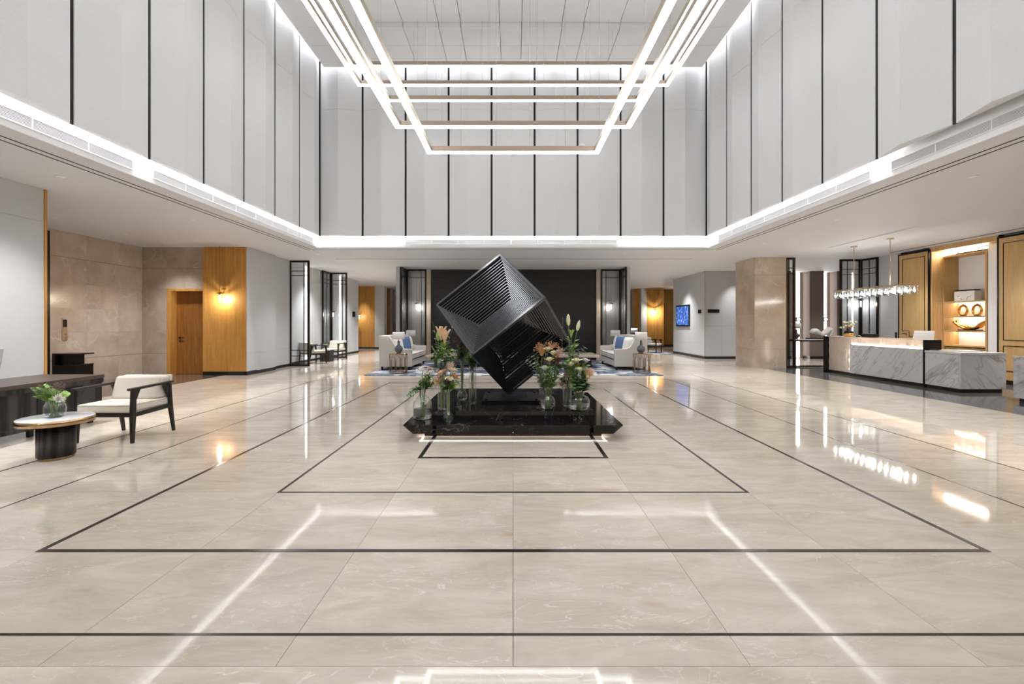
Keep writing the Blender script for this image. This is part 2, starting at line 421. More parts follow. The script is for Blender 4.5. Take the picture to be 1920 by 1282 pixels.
struct('ceiling_slot', B(8.21, 8.30, 9.47, 12.08, ZC-.002, ZC), 'dark_slot', parent=ceil)
for k in range(4): struct('grille_slat', B(8.22+k*.022, 8.229+k*.022, 9.47, 12.08, ZC-.006, ZC-.002), 'paint_ceiling', parent=ceil)
tr = struct('trim_1', MB().box(-WF-.018, -WF, YN, YF+.018, ZC, 3.95), 'paint_white', 'white fascia below the left atrium panels')
tr = struct('trim_2', MB().box(WF, WF+.018, YN, YF+.018, ZC, 3.95), 'paint_white', 'white fascia below the right atrium panels')
tr = struct('trim_3', MB().box(-WF, WF, YF, YF+.018, ZC, 3.95), 'paint_white', 'white fascia below the end wall panels')
tr = struct('trim_4', MB().box(-WF, WF, YN-.018, YN, ZC, 3.95), 'paint_white', 'white fascia below the entrance side panels')
# folded fabric panels with black reveals
WP, ZP, ZJ, ZT = 5.0, 3.61, 6.84, 8.12
GAPW, FOLD = .052, .12
def fold_mesh(L, z0, z1):
    a = L/2-GAPW/2
    return MB().prism([(-a, 0), (-.04, -FOLD), (a, 0), (a, .03), (-a, .03)], z0, z1).mesh('wall_panel')
def panel_wall(name, label, org, ang, n, L, mat='wall_fabric_tall'):
    # backing wall
    R = Matrix.Rotation(ang, 4, 'Z')
    bk = B(-.1, n*L+.1, .10, .3, 3.95, 8.6)
    me = bk.mesh(name); me.transform(Matrix.Translation(org) @ R)
    o = mkobj(name, me, 'paint_white'); o['kind'] = 'structure'; o['label'] = label
    m1, m2 = fold_mesh(L, ZP, ZJ), fold_mesh(L, ZJ+.004, ZT)
    st = B(-GAPW/2, GAPW/2, .012, .03, ZP, ZT).mesh('reveal_strip')
    for k in range(n):
        for m in (m1, m2):
            p = mkobj('wall_panel', m, mat, o); p.matrix_local = Matrix.Translation(org) @ R @ Matrix.Translation(((k+.5)*L, 0, 0))
    for k in range(n+1):
        p = mkobj('reveal_strip', st, 'metal_black', o); p.matrix_local = Matrix.Translation(org) @ R @ Matrix.Translation((k*L, 0, 0))
    return o
YP = 11.88
LP = 2*WP/9
panel_wall('wall_atrium_back', 'tall pleated off-white fabric panels of the end wall', (-WP, YP, 0), 0, 9, LP)
panel_wall('wall_atrium_left', 'tall pleated off-white fabric panels of the left wall', (-WP, YP-15*LP, 0), pi/2, 15, LP)
panel_wall('wall_atrium_right', 'tall pleated off-white fabric panels of the right wall', (WP, YP, 0), -pi/2, 15, LP)
panel_wall('wall_atrium_front', 'tall pleated off-white fabric panels over the entrance', (WP, YP-15*LP+.1, 0), pi, 9, LP)
# upper ceiling: slab, raft with panel joints and a shallow raised centre
slab = struct('ceiling_upper', B(-5.4, 5.4, -5.6, 12.4, 8.6, 8.8), 'paint_white', 'white slab above the floating atrium ceiling')
RX, RY, RZ = 4.78, 11.62, 7.82
xs = [-RX, -3.29, -2.41, -1.63, -1.145, -.29, .19, 1.07, 1.55, 2.34, 3.29, RX]
ys = [RY, 10.72, 10.05, 9.0, 7.6, 6.0, 4.0, 2.0, -.5, -4.6]
raft = struct('ceiling_raft', B(-RX+.02, RX-.02, -4.55, RY-.02, 8.03, 8.1), 'paint_ceiling', 'floating white ceiling of large panels above the pendant light')
def rb(x0, x1, y0, y1, z):
    g = .006
    me = B(x0+g, x1-g, y0+g, y1-g, z, 8.03).mesh('ceiling_panel'); return mkobj('ceiling_panel', me, 'paint_raft', raft)
for i in range(len(xs)-1):
    for j in range(len(ys)-1):
        y1, y0 = ys[j], ys[j+1]
        inner = (j >= 2 and 1 <= i <= len(xs)-3 and y0 > -1)
        rb(xs[i], xs[i+1], y0, y1, RZ+.105 if inner else RZ)
# cove LED strips
def led(name, x0, x1, y0, y1, z, mat, label):
    o = B(x0, x1, y0, y1, z, z+.02).build(name, mat); return tag(o, label, 'led strip')
led('led_strip', -5.085, -5.03, YN, YF-.05, 3.80, 'led_cove', 'cove light strip behind the panel bottoms on the lift side')
led('led_strip', 5.03, 5.085, 6.2, YF-.05, 3.80, 'led_cove', 'cove light strip behind the panel bottoms on the reception side')
led('led_strip', -4.95, 4.95, 11.917, 11.965, 3.80, 'led_cove', 'cove light strip behind the end wall panel bottoms')
for s in (-1, 1):
    a, b = sorted((s*4.70, s*4.84)); led('led_strip', a, b, -4.5, 11.6, 8.3, 'led_top', 'light strip above the floating ceiling edge on the %s side' % ('lift' if s < 0 else 'reception'))
led('led_strip', -4.7, 4.7, 11.56, 11.70, 8.3, 'led_top', 'light strip above the far edge of the floating ceiling')
# air grilles in the fascia
def grille(label, org, ang, L):
    t = thing('air_grille', label, 'air grille', org, ang)
    struct_f = MB().box(0, L, -.012, 0, 0, .012).box(0, L, -.012, 0, .118, .13).box(0, .012, -.012, 0, .012, .118).box(L-.012, L, -.012, 0, .012, .118)
    struct_f.build('frame', 'paint_white', t)
    B(.012, L-.012, -.003, -.001, .012, .118).build('backing', 'grille_back', t)
    sl = MB().hexa([(.012, -.010, 0), (L-.012, -.010, 0), (L-.012, -.003, .003), (.012, -.003, .003), (.012, -.010, .006), (L-.012, -.010, .006), (L-.012, -.003, .009), (.012, -.003, .009)]).mesh('slat')
    for k in range(7): mkobj('slat', sl, 'paint_white', t, (0, 0, .016+k*.0145))
    n = max(2, int(L/.62)); dv = B(-.006, .006, -.012, -.002, .012, .118).mesh('divider')
    for k in range(1, n): mkobj('divider', dv, 'paint_white', t, (L*k/n, 0, 0))
    return t
grille('long white slatted air grille in the lift side fascia above the dark desk', (-WF, 1.0, 3.40), pi/2, 5.16)
grille('long white slatted air grille in the lift side fascia above the wooden door', (-WF, 6.5, 3.40), pi/2, 5.2)
grille('long white slatted air grille in the reception side fascia above the entrance desk', (WF, 6.19, 3.40), -pi/2, 5.2)
grille('long white slatted air grille in the reception side fascia above the marble column', (WF, 11.4, 3.40), -pi/2, 4.85)
grille('white slatted air grille in the end wall fascia towards the lift', (-2.81, YF, 3.40), 0, 2.75)
grille('white slatted air grille in the end wall fascia towards the reception', (-.04, YF, 3.40), 0, 2.75)

# ------------------------------------------------------------------ pendant of nested light frames
def light_frame(label, hw, y0, y1, z, w):
    t = thing('pendant_light', label, 'pendant light', (0, 0, z), 0, 'nested pendant light frames')
    h, d = .08, .016
    for x in (-hw, hw):
        b = MB().box(x-w/2, x+w/2, y0-w/2, y1+w/2, d, d+h).build('side_rail', 'champagne', t, bevel=.004)
        MB().box(x-w/2+.003, x+w/2-.003, y0-w/2+.003, y1+w/2-.003, 0, d).build('diffuser', 'led_bar', b)
    for y in (y0, y1):
        b = MB().box(-hw+w/2, hw-w/2, y-w/2, y+w/2, d, d+h).build('end_rail', 'rail_taupe', t, bevel=.004)
        MB().box(-hw+w/2, hw-w/2, y-w/2+.003, y+w/2-.003, 0, d).build('diffuser', 'led_bar', b)
    top = RZ+.1-z
    for x, y in [(sx*hw*.62, y1) for sx in (-1, 1)]+[(sx*hw*.2, y1) for sx in (-1, 1)]+[(sx*hw, (y0+y1)/2+dy) for sx in (-1, 1) for dy in (1.8, -1.4)]:
        cb = MB().tube([(x, y, d+h), (x, y, top-(.1 if y > 10.05 or abs(x) > 3.29 else 0))], .0022, 6).build('suspension_cable', 'chrome', t)
    MB().lathe([(.0, 0), (.055, 0), (.06, .012), (.05, .022), (0, .022)], 16, (hw*.82, y1, d+h)).build('driver_cap', 'paint_white', t)
    return t
for lab, px0, px1, py, yb, bw in (('lowest and smallest rectangular light frame of the hanging cluster', 808, 1122, 284, 7.0, .078),
                              ('second lowest rectangular light frame of the hanging cluster', 745, 1177, 236, 7.8, .10),
                              ('middle rectangular light frame of the hanging cluster', 727, 1193, 186.5, 8.6, .055),
                              ('second highest rectangular light frame of the hanging cluster', 667, 1244, 157.5, 9.95, .082),
                              ('topmost and widest rectangular light frame of the hanging cluster', 656, 1258, 121.5, 10.15, .068)):
    light_frame(lab, (px1-px0)/2*yb/F, 10.0-yb, yb, PZ(py+3, yb), bw)

# ------------------------------------------------------------------ lower walls
def clad(name, label, axis, c, dirn, a, z, mat, backmat='backing_dark', t=.03, depth=.3, gap=.0015, skip=(), grooves=None):
    """cladding of separate panels: axis 'x' plane X=c, axis 'y' plane Y=c; dirn points INTO the wall"""
    lo, hi = sorted((c+dirn*t*.6, c+dirn*depth))
    if axis == 'x': o = struct(name, B(lo, hi, a[0], a[-1], z[0], z[-1]), backmat, label)
    else: o = struct(name, B(a[0], a[-1], lo, hi, z[0], z[-1]), backmat, label)
    p0, p1 = sorted((c, c+dirn*t))
    for i in range(len(a)-1):
        for j in range(len(z)-1):
            if (i, j) in skip: continue
            gz = lambda v: gap if grooves is None else (.003 if v in grooves else .0004)
            gh = gap if grooves is None else .0005
            q = (a[i]+gh, a[i+1]-gh); r = (z[j]+gz(z[j]), z[j+1]-gz(z[j+1]))
            b = B(p0, p1, *q, *r) if axis == 'x' else B(*q, p0, p1, *r)
            b.build('wall_panel', mat, o)
    return o
ZW = [.08, .565, 2.80, ZC]                  # white wall joints
ZM = [0, .565, 1.15, 1.68, 2.22, 2.78, ZC]  # marble joints
# left: white wall near the desk, brass edge
clad('wall_left', 'pale woven fabric wall beside the dark desk', 'x', -6.94, -1, [-6, -3, 0, 3, 6.80], [0, .565, 2.85, ZC], 'wall_fabric', depth=.5)
struct('trim_5', B(-6.955, -6.925, 6.80, 6.835, 0, ZC), 'wood_honey', 'thin honey wood edge of the fabric wall')
struct('wall_left_return', B(-10.5, -6.97, 6.3, 6.80, 0, ZC), 'wall_fabric', 'return of the fabric wall')
struct('trim_6', B(-9.70, -9.66, 9.30, 9.59, 0, 3.28), 'metal_black', 'black metal lift surround at the marble wall')
clad('wall_left_marble', 'brown marble slab wall by the lift', 'x', -9.68, -1, [6.9, 7.9, 8.75, 9.6, 10.44, 11.28, 12.0], ZM, 'marble_brown', depth=.4, grooves=(.565, 2.78))
clad('wall_left_marble_end', 'brown marble slab wall around the wooden door', 'y', 12.0, 1, [-9.68, -9.03, -8.55, -8.05], [0, .565, 1.15, 1.68, 2.255, 2.78, ZC], 'marble_brown', depth=.6, grooves=(.565, 2.78),
     skip=[(1, 0), (1, 1), (1, 2), (1, 3), (2, 0), (2, 1), (2, 2), (2, 3)])
bpy.data.objects['wall_left_marble_end'].data = MB().box(-9.68, -9.03, 12.018, 12.6, 0, ZC).box(-9.03, -8.05, 12.018, 12.6, 2.255, ZC).box(-9.03, -8.05, 12.5, 12.6, 0, 2.255).mesh('wall')
bpy.data.objects['wall_left_marble_end'].data.materials.append(M['backing_dark'])
# door
d = struct('door_1', B(-8.93, -8.06, 12.20, 12.245, .008, 2.19), 'wood_door', 'honey wood door set in the brown marble wall')
struct('door_frame', MB().box(-9.03, -8.93, 11.985, 12.3, 0, 2.255).box(-8.93, -8.05, 11.985, 12.3, 2.19, 2.255), 'wood_honey', parent=d, bevel=.003)
struct('door_handle', MB().lathe([(0, 0), (.028, 0), (.028, .008), (0, .008)], 16).box(-.008, .12, -.008, .008, .03, .045).box(-.01, .01, -.01, .01, 0, .035), 'metal_black', parent=d)
h = [o for o in d.children if o.name.startswith('door_handle')][0]; h.rotation_euler = (pi/2, 0, 0); h.location = (-8.84, 12.20, .97)
struct('lock_rose', MB().lathe([(0, 0), (.022, 0), (.022, .008), (0, .008)], 14), 'metal_black', parent=d)
h = [o for o in d.children if o.name.startswith('lock_rose')][0]; h.rotation_euler = (pi/2, 0, 0); h.location = (-8.84, 12.20, .88)
# honey wood pier
clad('wall_left_wood', 'honey wood pier carrying a wall lantern', 'y', 11.93, 1, [-8.05, -7.66, -6.93], [.1, ZC], 'wood_honey', depth=.7, gap=.0008)
struct('baseboard_left_wood', MB().box(-8.05, -6.93, 11.925, 12.0, 0, .1).box(-6.97, -6.905, 11.925, 12.4, 0, .1), 'baseboard_black', 'black skirting of the wood pier')
clad('wall_left_far', 'pale fabric wall beyond the wood pier', 'x', -6.915, -1, [11.94, 13.38], ZW, 'wall_fabric', depth=.5)
clad('wall_left_far_second', 'pale fabric wall before the glass screens', 'x', -7.04, -1, [13.38, 14.5], ZW, 'wall_fabric', depth=.4)
clad('wall_left_niche', 'pale fabric wall behind the pair of armchairs', 'x', -7.2, -1, [14.5, 17.2], ZW, 'wall_fabric', depth=.4)
clad('wall_left_corridor', 'pale fabric wall with a small black plate', 'x', -7.2, -1, [17.2, 19.2, 21.4], ZW, 'wall_fabric', depth=.9)
struct('baseboard_left', MB().box(-6.98, -6.905, 12.4, 13.38, 0, .08).box(-7.1, -7.03, 13.38, 14.5, 0, .08).box(-7.24, -7.185, 14.5, 21.41, 0, .08), 'baseboard_black', 'black skirting along the left fabric walls')
def pier_y(name, label, x0, x1, y, mat, base=True, depth=.5, cuts=()):
    clad(name, label, 'y', y, 1, [x0, *cuts, x1], [.08 if base else 0, ZC], mat, 'wall_fabric', depth=depth, gap=.001)
    if base: struct('baseboard_'+name[5:], B(x0, x1, y-.008, y+.05, 0, .08), 'baseboard_black', 'black skirting below the '+label)
pier_y('wall_far_wood_left', 'honey wood panel at the end of the left corridor', -8.6, -7.37, 24.5, 'wood_honey', cuts=(-8.2,))
pier_y('wall_far_white_left', 'white pier beside the far left wood panel', -7.37, -6.86, 24.5, 'wall_fabric')
struct('wall_far', B(-9.4, 9.9, 27.9, 28.2, 0, ZC), 'wall_fabric_grey', 'pale far wall of the lobby')
pier_y('wall_far_wood_strip_left', 'narrow honey wood panel in the far left wall', -7.55, -7.05, 26.4, 'wood_honey', False)
pier_y('wall_far_wood_strip_right', 'narrow honey wood panel in the far right wall', 6.92, 7.28, 26.4, 'wood_honey', False)
pier_y('wall_far_white_right', 'white pier beside the far right lantern', 7.25, 7.56, 26.0, 'wall_fabric', False)
pier_y('wall_far_wood_right', 'honey wood panel carrying the far right lantern', 7.56, 8.52, 26.0, 'wood_honey')
pier_y('wall_far_wood_recess', 'honey wood panel set back beyond the far right lantern', 8.52, 9.7, 27.2, 'wood_honey')
struct('wall_far_left_side', B(-9.4, -8.6, 21.4, 28, 0, ZC), 'wall_fabric', 'white side of the far left corridor')
struct('wall_far_right_side', B(9.7, 10.0, 20.8, 28, 0, ZC), 'wall_fabric', 'white side of the far right corridor')
# feature wall
struct('wall_feature', B(-3.02, 3.06, 16.92, 17.5, 0, ZC), 'split_stone', 'black split stone feature wall')
for n, x0, x1 in (('left', -3.17, -3.02), ('right', 3.06, 3.2)):
    struct('trim_feature_'+n, B(x0, x1, 16.85, 17.5, 0, ZC), 'marble_beige', 'slim beige marble jamb at the %s of the black stone wall' % n)
# right walls
clad('wall_right_screen', 'pale fabric wall carrying the blue display screen', 'x', 7.25, 1, [17.42, 20.8], ZW, 'wall_fabric', depth=.5)
clad('wall_right_recess', 'grey fabric wall with a black sign plate', 'y', 17.385, 1, [7.262, 7.9, 8.9], [.08, .565, 1.25, 2.80, ZC], 'wall_fabric_grey', depth=.5)
struct('baseboard_right', MB().box(7.235, 7.3, 17.37, 20.8, 0, .1).box(7.3, 8.9, 17.37, 17.45, 0, .1), 'baseboard_black', 'black skirting below the display screen wall')
o = struct('wall_right_column', B(7.31, 8.20, 13.88, 15.0, 0, ZC), 'backing_dark', 'square beige marble column beside the glass screen')
zc = [0, .565, 1.62, 2.80, ZC]
for j in range(4):
    B(7.28, 8.23, 13.85, 13.88, zc[j]+(.0005 if zc[j] == 1.62 else .002), zc[j+1]-(.0005 if zc[j+1] == 1.62 else .002)).build('wall_panel', 'marble_beige', o)
    B(7.28, 7.31, 13.88, 15.04, zc[j]+(.0005 if zc[j] == 1.62 else .002), zc[j+1]-(.0005 if zc[j+1] == 1.62 else .002)).build('wall_panel', 'marble_beige', o)
# taupe wall with vertical light slots
struct('wall_taupe', B(8.9, 14.2, 17.85, 18.1, 0, ZC), 'wall_taupe', 'taupe wall with vertical light slots')
for x0, x1 in ((10.0, 10.55), (11.26, 11.80), (12.3, 12.85)):
    struct('wall_taupe_pier', B(x0, x1, 17.45, 17.85, .1, ZC), 'wall_taupe', 'taupe fabric pier between the light slots')
    struct('baseboard_taupe', B(x0, x1, 17.44, 17.85, 0, .1), 'baseboard_black', 'black skirting of a taupe pier')
for x in (11.04, 12.09, 13.13):
    tag(B(x-.045, x+.045, 17.80, 17.85, .02, ZC-.02).build('light_slot', 'led_column'), 'tall vertical light slot in the taupe wall '+{11.04: 'behind the console lamp', 12.09: 'behind the white sculpture', 13.13: 'behind the folding glass screen'}[x], 'light slot', 'vertical light slots')
for y_, nm in ((15.97, 'behind the two taupe armchairs'), (19.1, 'beyond the folding glass screen')):
    tag(B(-7.2, -7.175, y_-.04, y_+.04, .1, ZC-.02).build('light_slot', 'led_wall'), 'vertical light slot in the fabric wall %s' % nm, 'light slot')
struct('wall_far_reception', B(13.9, 14.2, 13, 18, 0, ZC), 'wall_taupe', 'taupe side wall beyond the reception')
# right reception wall
clad('wall_right', 'pale grey fabric wall behind the reception', 'x', 10.9, 1, [12.93, 13.9, 14.6], [0, 2.80, ZC], 'wall_fabric_grey', depth=.3)
struct('wall_right_backing', MB().box(11.62, 12.0, -6, 12.93, 0, ZC).box(11.2, 12.0, 12.05, 12.93, 0, ZC).box(11.0, 12.0, -6, 10.3, 0, ZC), 'wall_fabric', 'wall behind the reception wood panelling')
struct('wall_entrance', B(-11, 14.2, -6.4, -6.2, 0, ZC+.4), 'wall_fabric', 'wall at the entrance side')

# ------------------------------------------------------------------ lamps and wall fittings
def point(loc, energy, col=(1, .9, .78), r=.03, parent=None):
    l = bpy.data.lights.new('bulb_light', 'POINT'); l.energy = energy; l.color = col; l.shadow_soft_size = r
    o = bpy.data.objects.new('bulb_light', l); COL.objects.link(o); o.location = loc
    if parent: o.parent = parent
    return o
def downlight(label, x, y, energy, z=ZC, size=75, blend=1.0, col=(.97, .985, 1), tilt=(0, 0), group='recessed ceiling downlights'):
    t = thing('downlight', label, 'downlight', (x, y, z), 0, group)
    MB().lathe([(.036, -.004), (.055, -.006), (.058, 0), (.036, 0)], 20).build('trim_ring', 'paint_white', t)
    MB().lathe([(0, -.001), (.034, -.001), (.034, 0), (0, 0)], 16).build('lens', 'lamp_lens', t)
    l = bpy.data.lights.new('spot', 'SPOT'); l.energy = energy*L_DOWN; l.color = col; l.spot_size = math.radians(size); l.spot_blend = blend; l.shadow_soft_size = .09
    o = bpy.data.objects.new('spot_light', l); COL.objects.link(o); o.parent = t; o.location = (0, 0, -.02); o.rotation_euler = (tilt[0], tilt[1], 0)
    return t
D = downlight
for x, y, e in ((-6.1, 1.0, 130), (-6.1, 3.6, 120), (-6.1, 6.2, 110), (-6.1, 8.8, 110)): D('small round downlight in the ceiling between atrium and lift wall', x, y, e, size=98)
for x, y, e in ((6.2, 1.0, 130), (6.2, 3.6, 120), (6.2, 6.2, 105), (6.2, 8.8, 100), (6.2, 11.4, 100)): D('small round downlight in the ceiling between atrium and reception', x, y, e, size=98)
D('small round downlight over the dark desk', -6.4, 5.2, 30, size=80)
for y in (8.6, 10.2, 11.3): D('small round downlight by the lift marble wall', -8.6, y, 85, size=98)
for x in (-5.6, -3.2, 3.2, 5.6): D('small round downlight between the two ceiling slots', x, 13.2, 90, size=98)
for x in (-1.9, 1.9): D('small round downlight above the coffee table', x, 14.8, 70, size=98)
for x, y in ((-6.5, 15.9), (-6.3, 19.5), (-5.4, 22), (5.4, 22), (6.5, 19.0), (5.6, 16.5), (-5.2, 17.5)): D('small round downlight in the far corridors', x, y, 190, size=98)
D('small round downlight washing the wood panel of the armchair corridor', -7.95, 23.9, 110, size=60, tilt=(.12, 0))
D('small bright downlight washing the display screen wall', 6.98, 20.0, 30, size=34, blend=.4, tilt=(0, .1))
D('small round downlight over the black sign plate', 8.3, 16.9, 60, size=70, tilt=(.15, 0))
for y in (7.2, 9.2, 11.6): D('small round downlight in front of the reception panelling', 10.1, y, 130, size=98)
for x in (9.3, 11.6): D('small round downlight in front of the taupe wall', x, 15.8, 100, size=98)
D('small round downlight over the console table', 9.0, 13.0, 60, size=80)

def lantern(label, x, y, z, wall=(0, 1), power=14, mat='bulb_warm', col=(1, .92, .8), rod=True, group='glass jar lanterns', arm=.10):
    t = thing('lantern', label, 'wall lamp', (x, y, z), 0, group)
    if rod: MB().tube([(0, 0, .12), (0, 0, ZC-z)], .006, 8).build('rod', 'brass', t)
    MB().lathe([(0, .10), (.055, .10), (.085, .085), (.085, .078), (.03, .088), (.0, .088)], 20).build('cap', 'metal_bronze', t)
    MB().lathe([(.012, .04), (.018, .05), (.018, .09), (0, .09)], 12).build('socket', 'brass', t)
    MB().lathe([(.052, -.16), (.052, .07), (.05, .07), (.05, -.158)], 20).build('glass_jar', 'glass_thin', t)
    MB().blob((0, 0, .0), .017, .017, .03, 12, 8).build('bulb', mat, t)
    if wall:
        wx, wy = wall
        MB().tube([(0, 0, .11), (wx*arm, wy*arm, .11), (wx*arm, wy*arm, .17)], .006, 8).tube([(wx*arm-.06*abs(wy), wy*arm-.06*abs(wx), .2), (wx*arm+.06*abs(wy), wy*arm+.06*abs(wx), .2)], .006, 8).build('arm', 'brass', t)
    point((0, 0, -.06), power, col, .03, t); return t
lantern('brass and glass jar lantern glowing on the honey wood pier', PX(412, 11.75), 11.75, PZ(556, 11.75), (0, 1), 15, arm=.17)
lantern('glass jar lantern on the wood panel closing the armchair corridor', PX(674, 24.2), 24.2, PZ(592, 24.2), (0, 1), 3, arm=.28)
lantern('glass jar lantern on the wood panel beyond the display screen', PX(1229, 25.7), 25.7, PZ(583, 25.7), (0, 1), 40, arm=.29)
lantern('glass jar lantern hanging in the folding screen by the taupe armchairs', PX(625, 17.7), 17.7, PZ(588, 17.7), (0, 1), 3, 'bulb_cool', (1, .97, .93), arm=.25)
lantern('glass jar lantern before the satin screen on the lift side', PX(781, 16.6), 16.6, PZ(573, 16.6), (0, 1), 11, 'bulb_cool', (1, .97, .93), arm=.22)
lantern('glass jar lantern before the satin screen on the reception side', PX(1146, 16.6), 16.6, PZ(573, 16.6), (0, 1), 11, 'bulb_cool', (1, .97, .93), arm=.22)
lantern('glass jar lantern behind the reception at the folding screen', PX(1614, 14.0), 14.0, PZ(567, 14.0), (0, 1), 5, 'bulb_cool', (1, .97, .93), arm=.18)

# dark metal glass screens
def screen(label, panels, z1=ZC, pane='glass_pane', base=.0, group='dark framed glass screens', post=.055):
    t = thing('glass_screen', label, 'glass screen', (0, 0, 0), 0, group)
    for (x0, y0, x1, y1, vs, hs) in panels:
        p, q = Vector((x0, y0, 0)), Vector((x1, y1, 0)); d = (q-p).normalized(); L = (q-p).length
        for c in (p+d*post/2, q-d*post/2):
            MB().bar(c+Vector((0, 0, base)), c+Vector((0, 0, z1)), post, post, up=(0, 1, 0)).build('post', 'metal_bronze', t)
        for z in (base+.03, z1-.03): MB().bar(p+d*post+Vector((0, 0, z)), q-d*post+Vector((0, 0, z)), .05, .06).build('rail', 'metal_bronze', t)
        for u in vs: c = p+d*L*u; MB().bar(c+Vector((0, 0, base+.06)), c+Vector((0, 0, z1-.06)), .018, .03, up=(0, 1, 0)).build('mullion', 'metal_bronze', t)
        for z in hs: MB().bar(p+d*post+Vector((0, 0, z)), q-d*post+Vector((0, 0, z)), .03, .018).build('glazing_bar', 'metal_bronze', t)
        n = Vector((-d.y, d.x, 0))*.003
        a, b = p+d*post, q-d*post
        zz = (base+.06, z1-.06)
        MB().hexa([a-n+Vector((0, 0, zz[0])), b-n+Vector((0, 0, zz[0])), b+n+Vector((0, 0, zz[0])), a+n+Vector((0, 0, zz[0])),
                   a-n+Vector((0, 0, zz[1])), b-n+Vector((0, 0, zz[1])), b+n+Vector((0, 0, zz[1])), a+n+Vector((0, 0, zz[1]))]).build('pane', pane, t)
    return t
HS = [.26, .44, 2.88, 3.03]
screen('tall dark framed glass screen between the fabric wall and the armchairs', [(-7.06, 14.52, -6.43, 14.52, [.72], [.32, .5, 2.86, 3.0])])
screen('folding dark framed glass screen behind the far armchair', [(-7.13, 17.2, -7.13, 18.0, [.5], HS), (-7.13, 18.0, -6.5, 18.0, [.72], HS)])
screen('folding satin screen on the lift side of the black stone wall', [(-3.92, 16.1, -3.92, 16.88, [.5], [3.03]), (-3.90, 16.88, -3.18, 16.88, [.74], [3.03])], pane='glass_satin')
screen('folding satin screen on the reception side of the black stone wall', [(3.96, 16.1, 3.96, 16.88, [.5], [3.03]), (3.22, 16.88, 3.94, 16.88, [.26], [3.03])], pane='glass_satin')
screen('narrow dark framed glass screen beside the marble column', [(8.235, 13.9, 8.52, 13.9, [.36], [.3, .5, 2.86, 3.02])])
screen('folding dark framed glass screen behind the reception', [(10.13, 14.25, 10.76, 14.25, [.36], [2.86, 3.02]), (10.78, 14.25, 10.88, 13.7, [.5], [2.86, 3.02])], pane='glass_milky')
# satin panels stand before plain stone backs
for s, n in ((-1, 'left'), (1, 'right')):
    a, b = sorted((s*3.9, s*3.2)); struct('wall_screen_back_'+n, B(a, b, 16.93, 17.3, 0, ZC), 'marble_beige', 'beige stone behind the %s satin screen' % n)
    a, b = sorted((s*3.94, s*4.1)); struct('wall_screen_side_'+n, B(a+.03 if s > 0 else a, b if s > 0 else b-.03, 16.1, 17.3, 0, ZC), 'wall_fabric_grey', 'grey side of the %s satin screen' % n)

# wall plates, screen, lift panel
def plate(name, label, cat, x0, x1, y0, y1, z0, z1, mat='metal_black', det=True):
    t = thing(name, label, cat, ((x0+x1)/2, (y0+y1)/2, z0))
    cx, cy = (x0+x1)/2, (y0+y1)/2
    B(x0-cx, x1-cx, y0-cy, y1-cy, 0, z1-z0).build('plate', mat, t, bevel=.002); return t
plate('wall_sign', 'small black plate on the fabric wall beyond the taupe armchairs', 'sign', -7.2, -7.185, 20.6, 20.95, 1.64, 1.88)
plate('wall_sign', 'small dark grey plate between display screen and corner', 'sign', 7.235, 7.25, 17.72, 18.0, 1.74, 1.88, 'metal_bronze')
plate('wall_sign', 'long black room sign plate on the grey recess wall', 'sign', 7.36, 7.80, 17.37, 17.385, 1.75, 1.88)
t = plate('display_screen', 'portrait display screen with a blue picture on the fabric wall', 'display', 7.20, 7.25, 18.82, 20.3, 1.22, 2.12, 'screen_bezel')
B(-.028, -.024, -.67, .67, .06, .84).build('picture', 'tv_picture', t)
t = plate('lift_call_panel', 'slim steel lift call panel with a black display', 'lift panel', -9.68, -9.668, 9.86, 9.98, .98, 1.46, 'champagne')
B(.006, .009, -.045, .045, .29, .45).build('display', 'screen_bezel', t)
for k in range(2): o = MB().lathe([(0, 0), (.012, 0), (.012, .005), (0, .005)], 12).build('button', 'chrome', t, (.006, 0, .07+k*.06)); o.rotation_euler = (0, pi/2, 0)
for x, y in ((PX(1497, 17.6), 17.6), (PX(1548, 17.6), 17.6)):
    t = thing('wall_sconce', 'round steel wall sconce over a light slot of the taupe wall', 'wall lamp', (x-.06, y-.05, 1.5), 0, 'sconces on the taupe wall')
    MB().lathe([(0, 0), (.1, 0), (.1, .16), (0, .16)], 20, (0, 0, -.08)).build('drum', 'chrome', t); B(-.02, .02, .09, .29, -.02, .02).build('bracket', 'chrome', t)
    o = MB().blob((-.02, -.085, 0), .05, .03, .05).build('lens', 'bulb_cool', t)

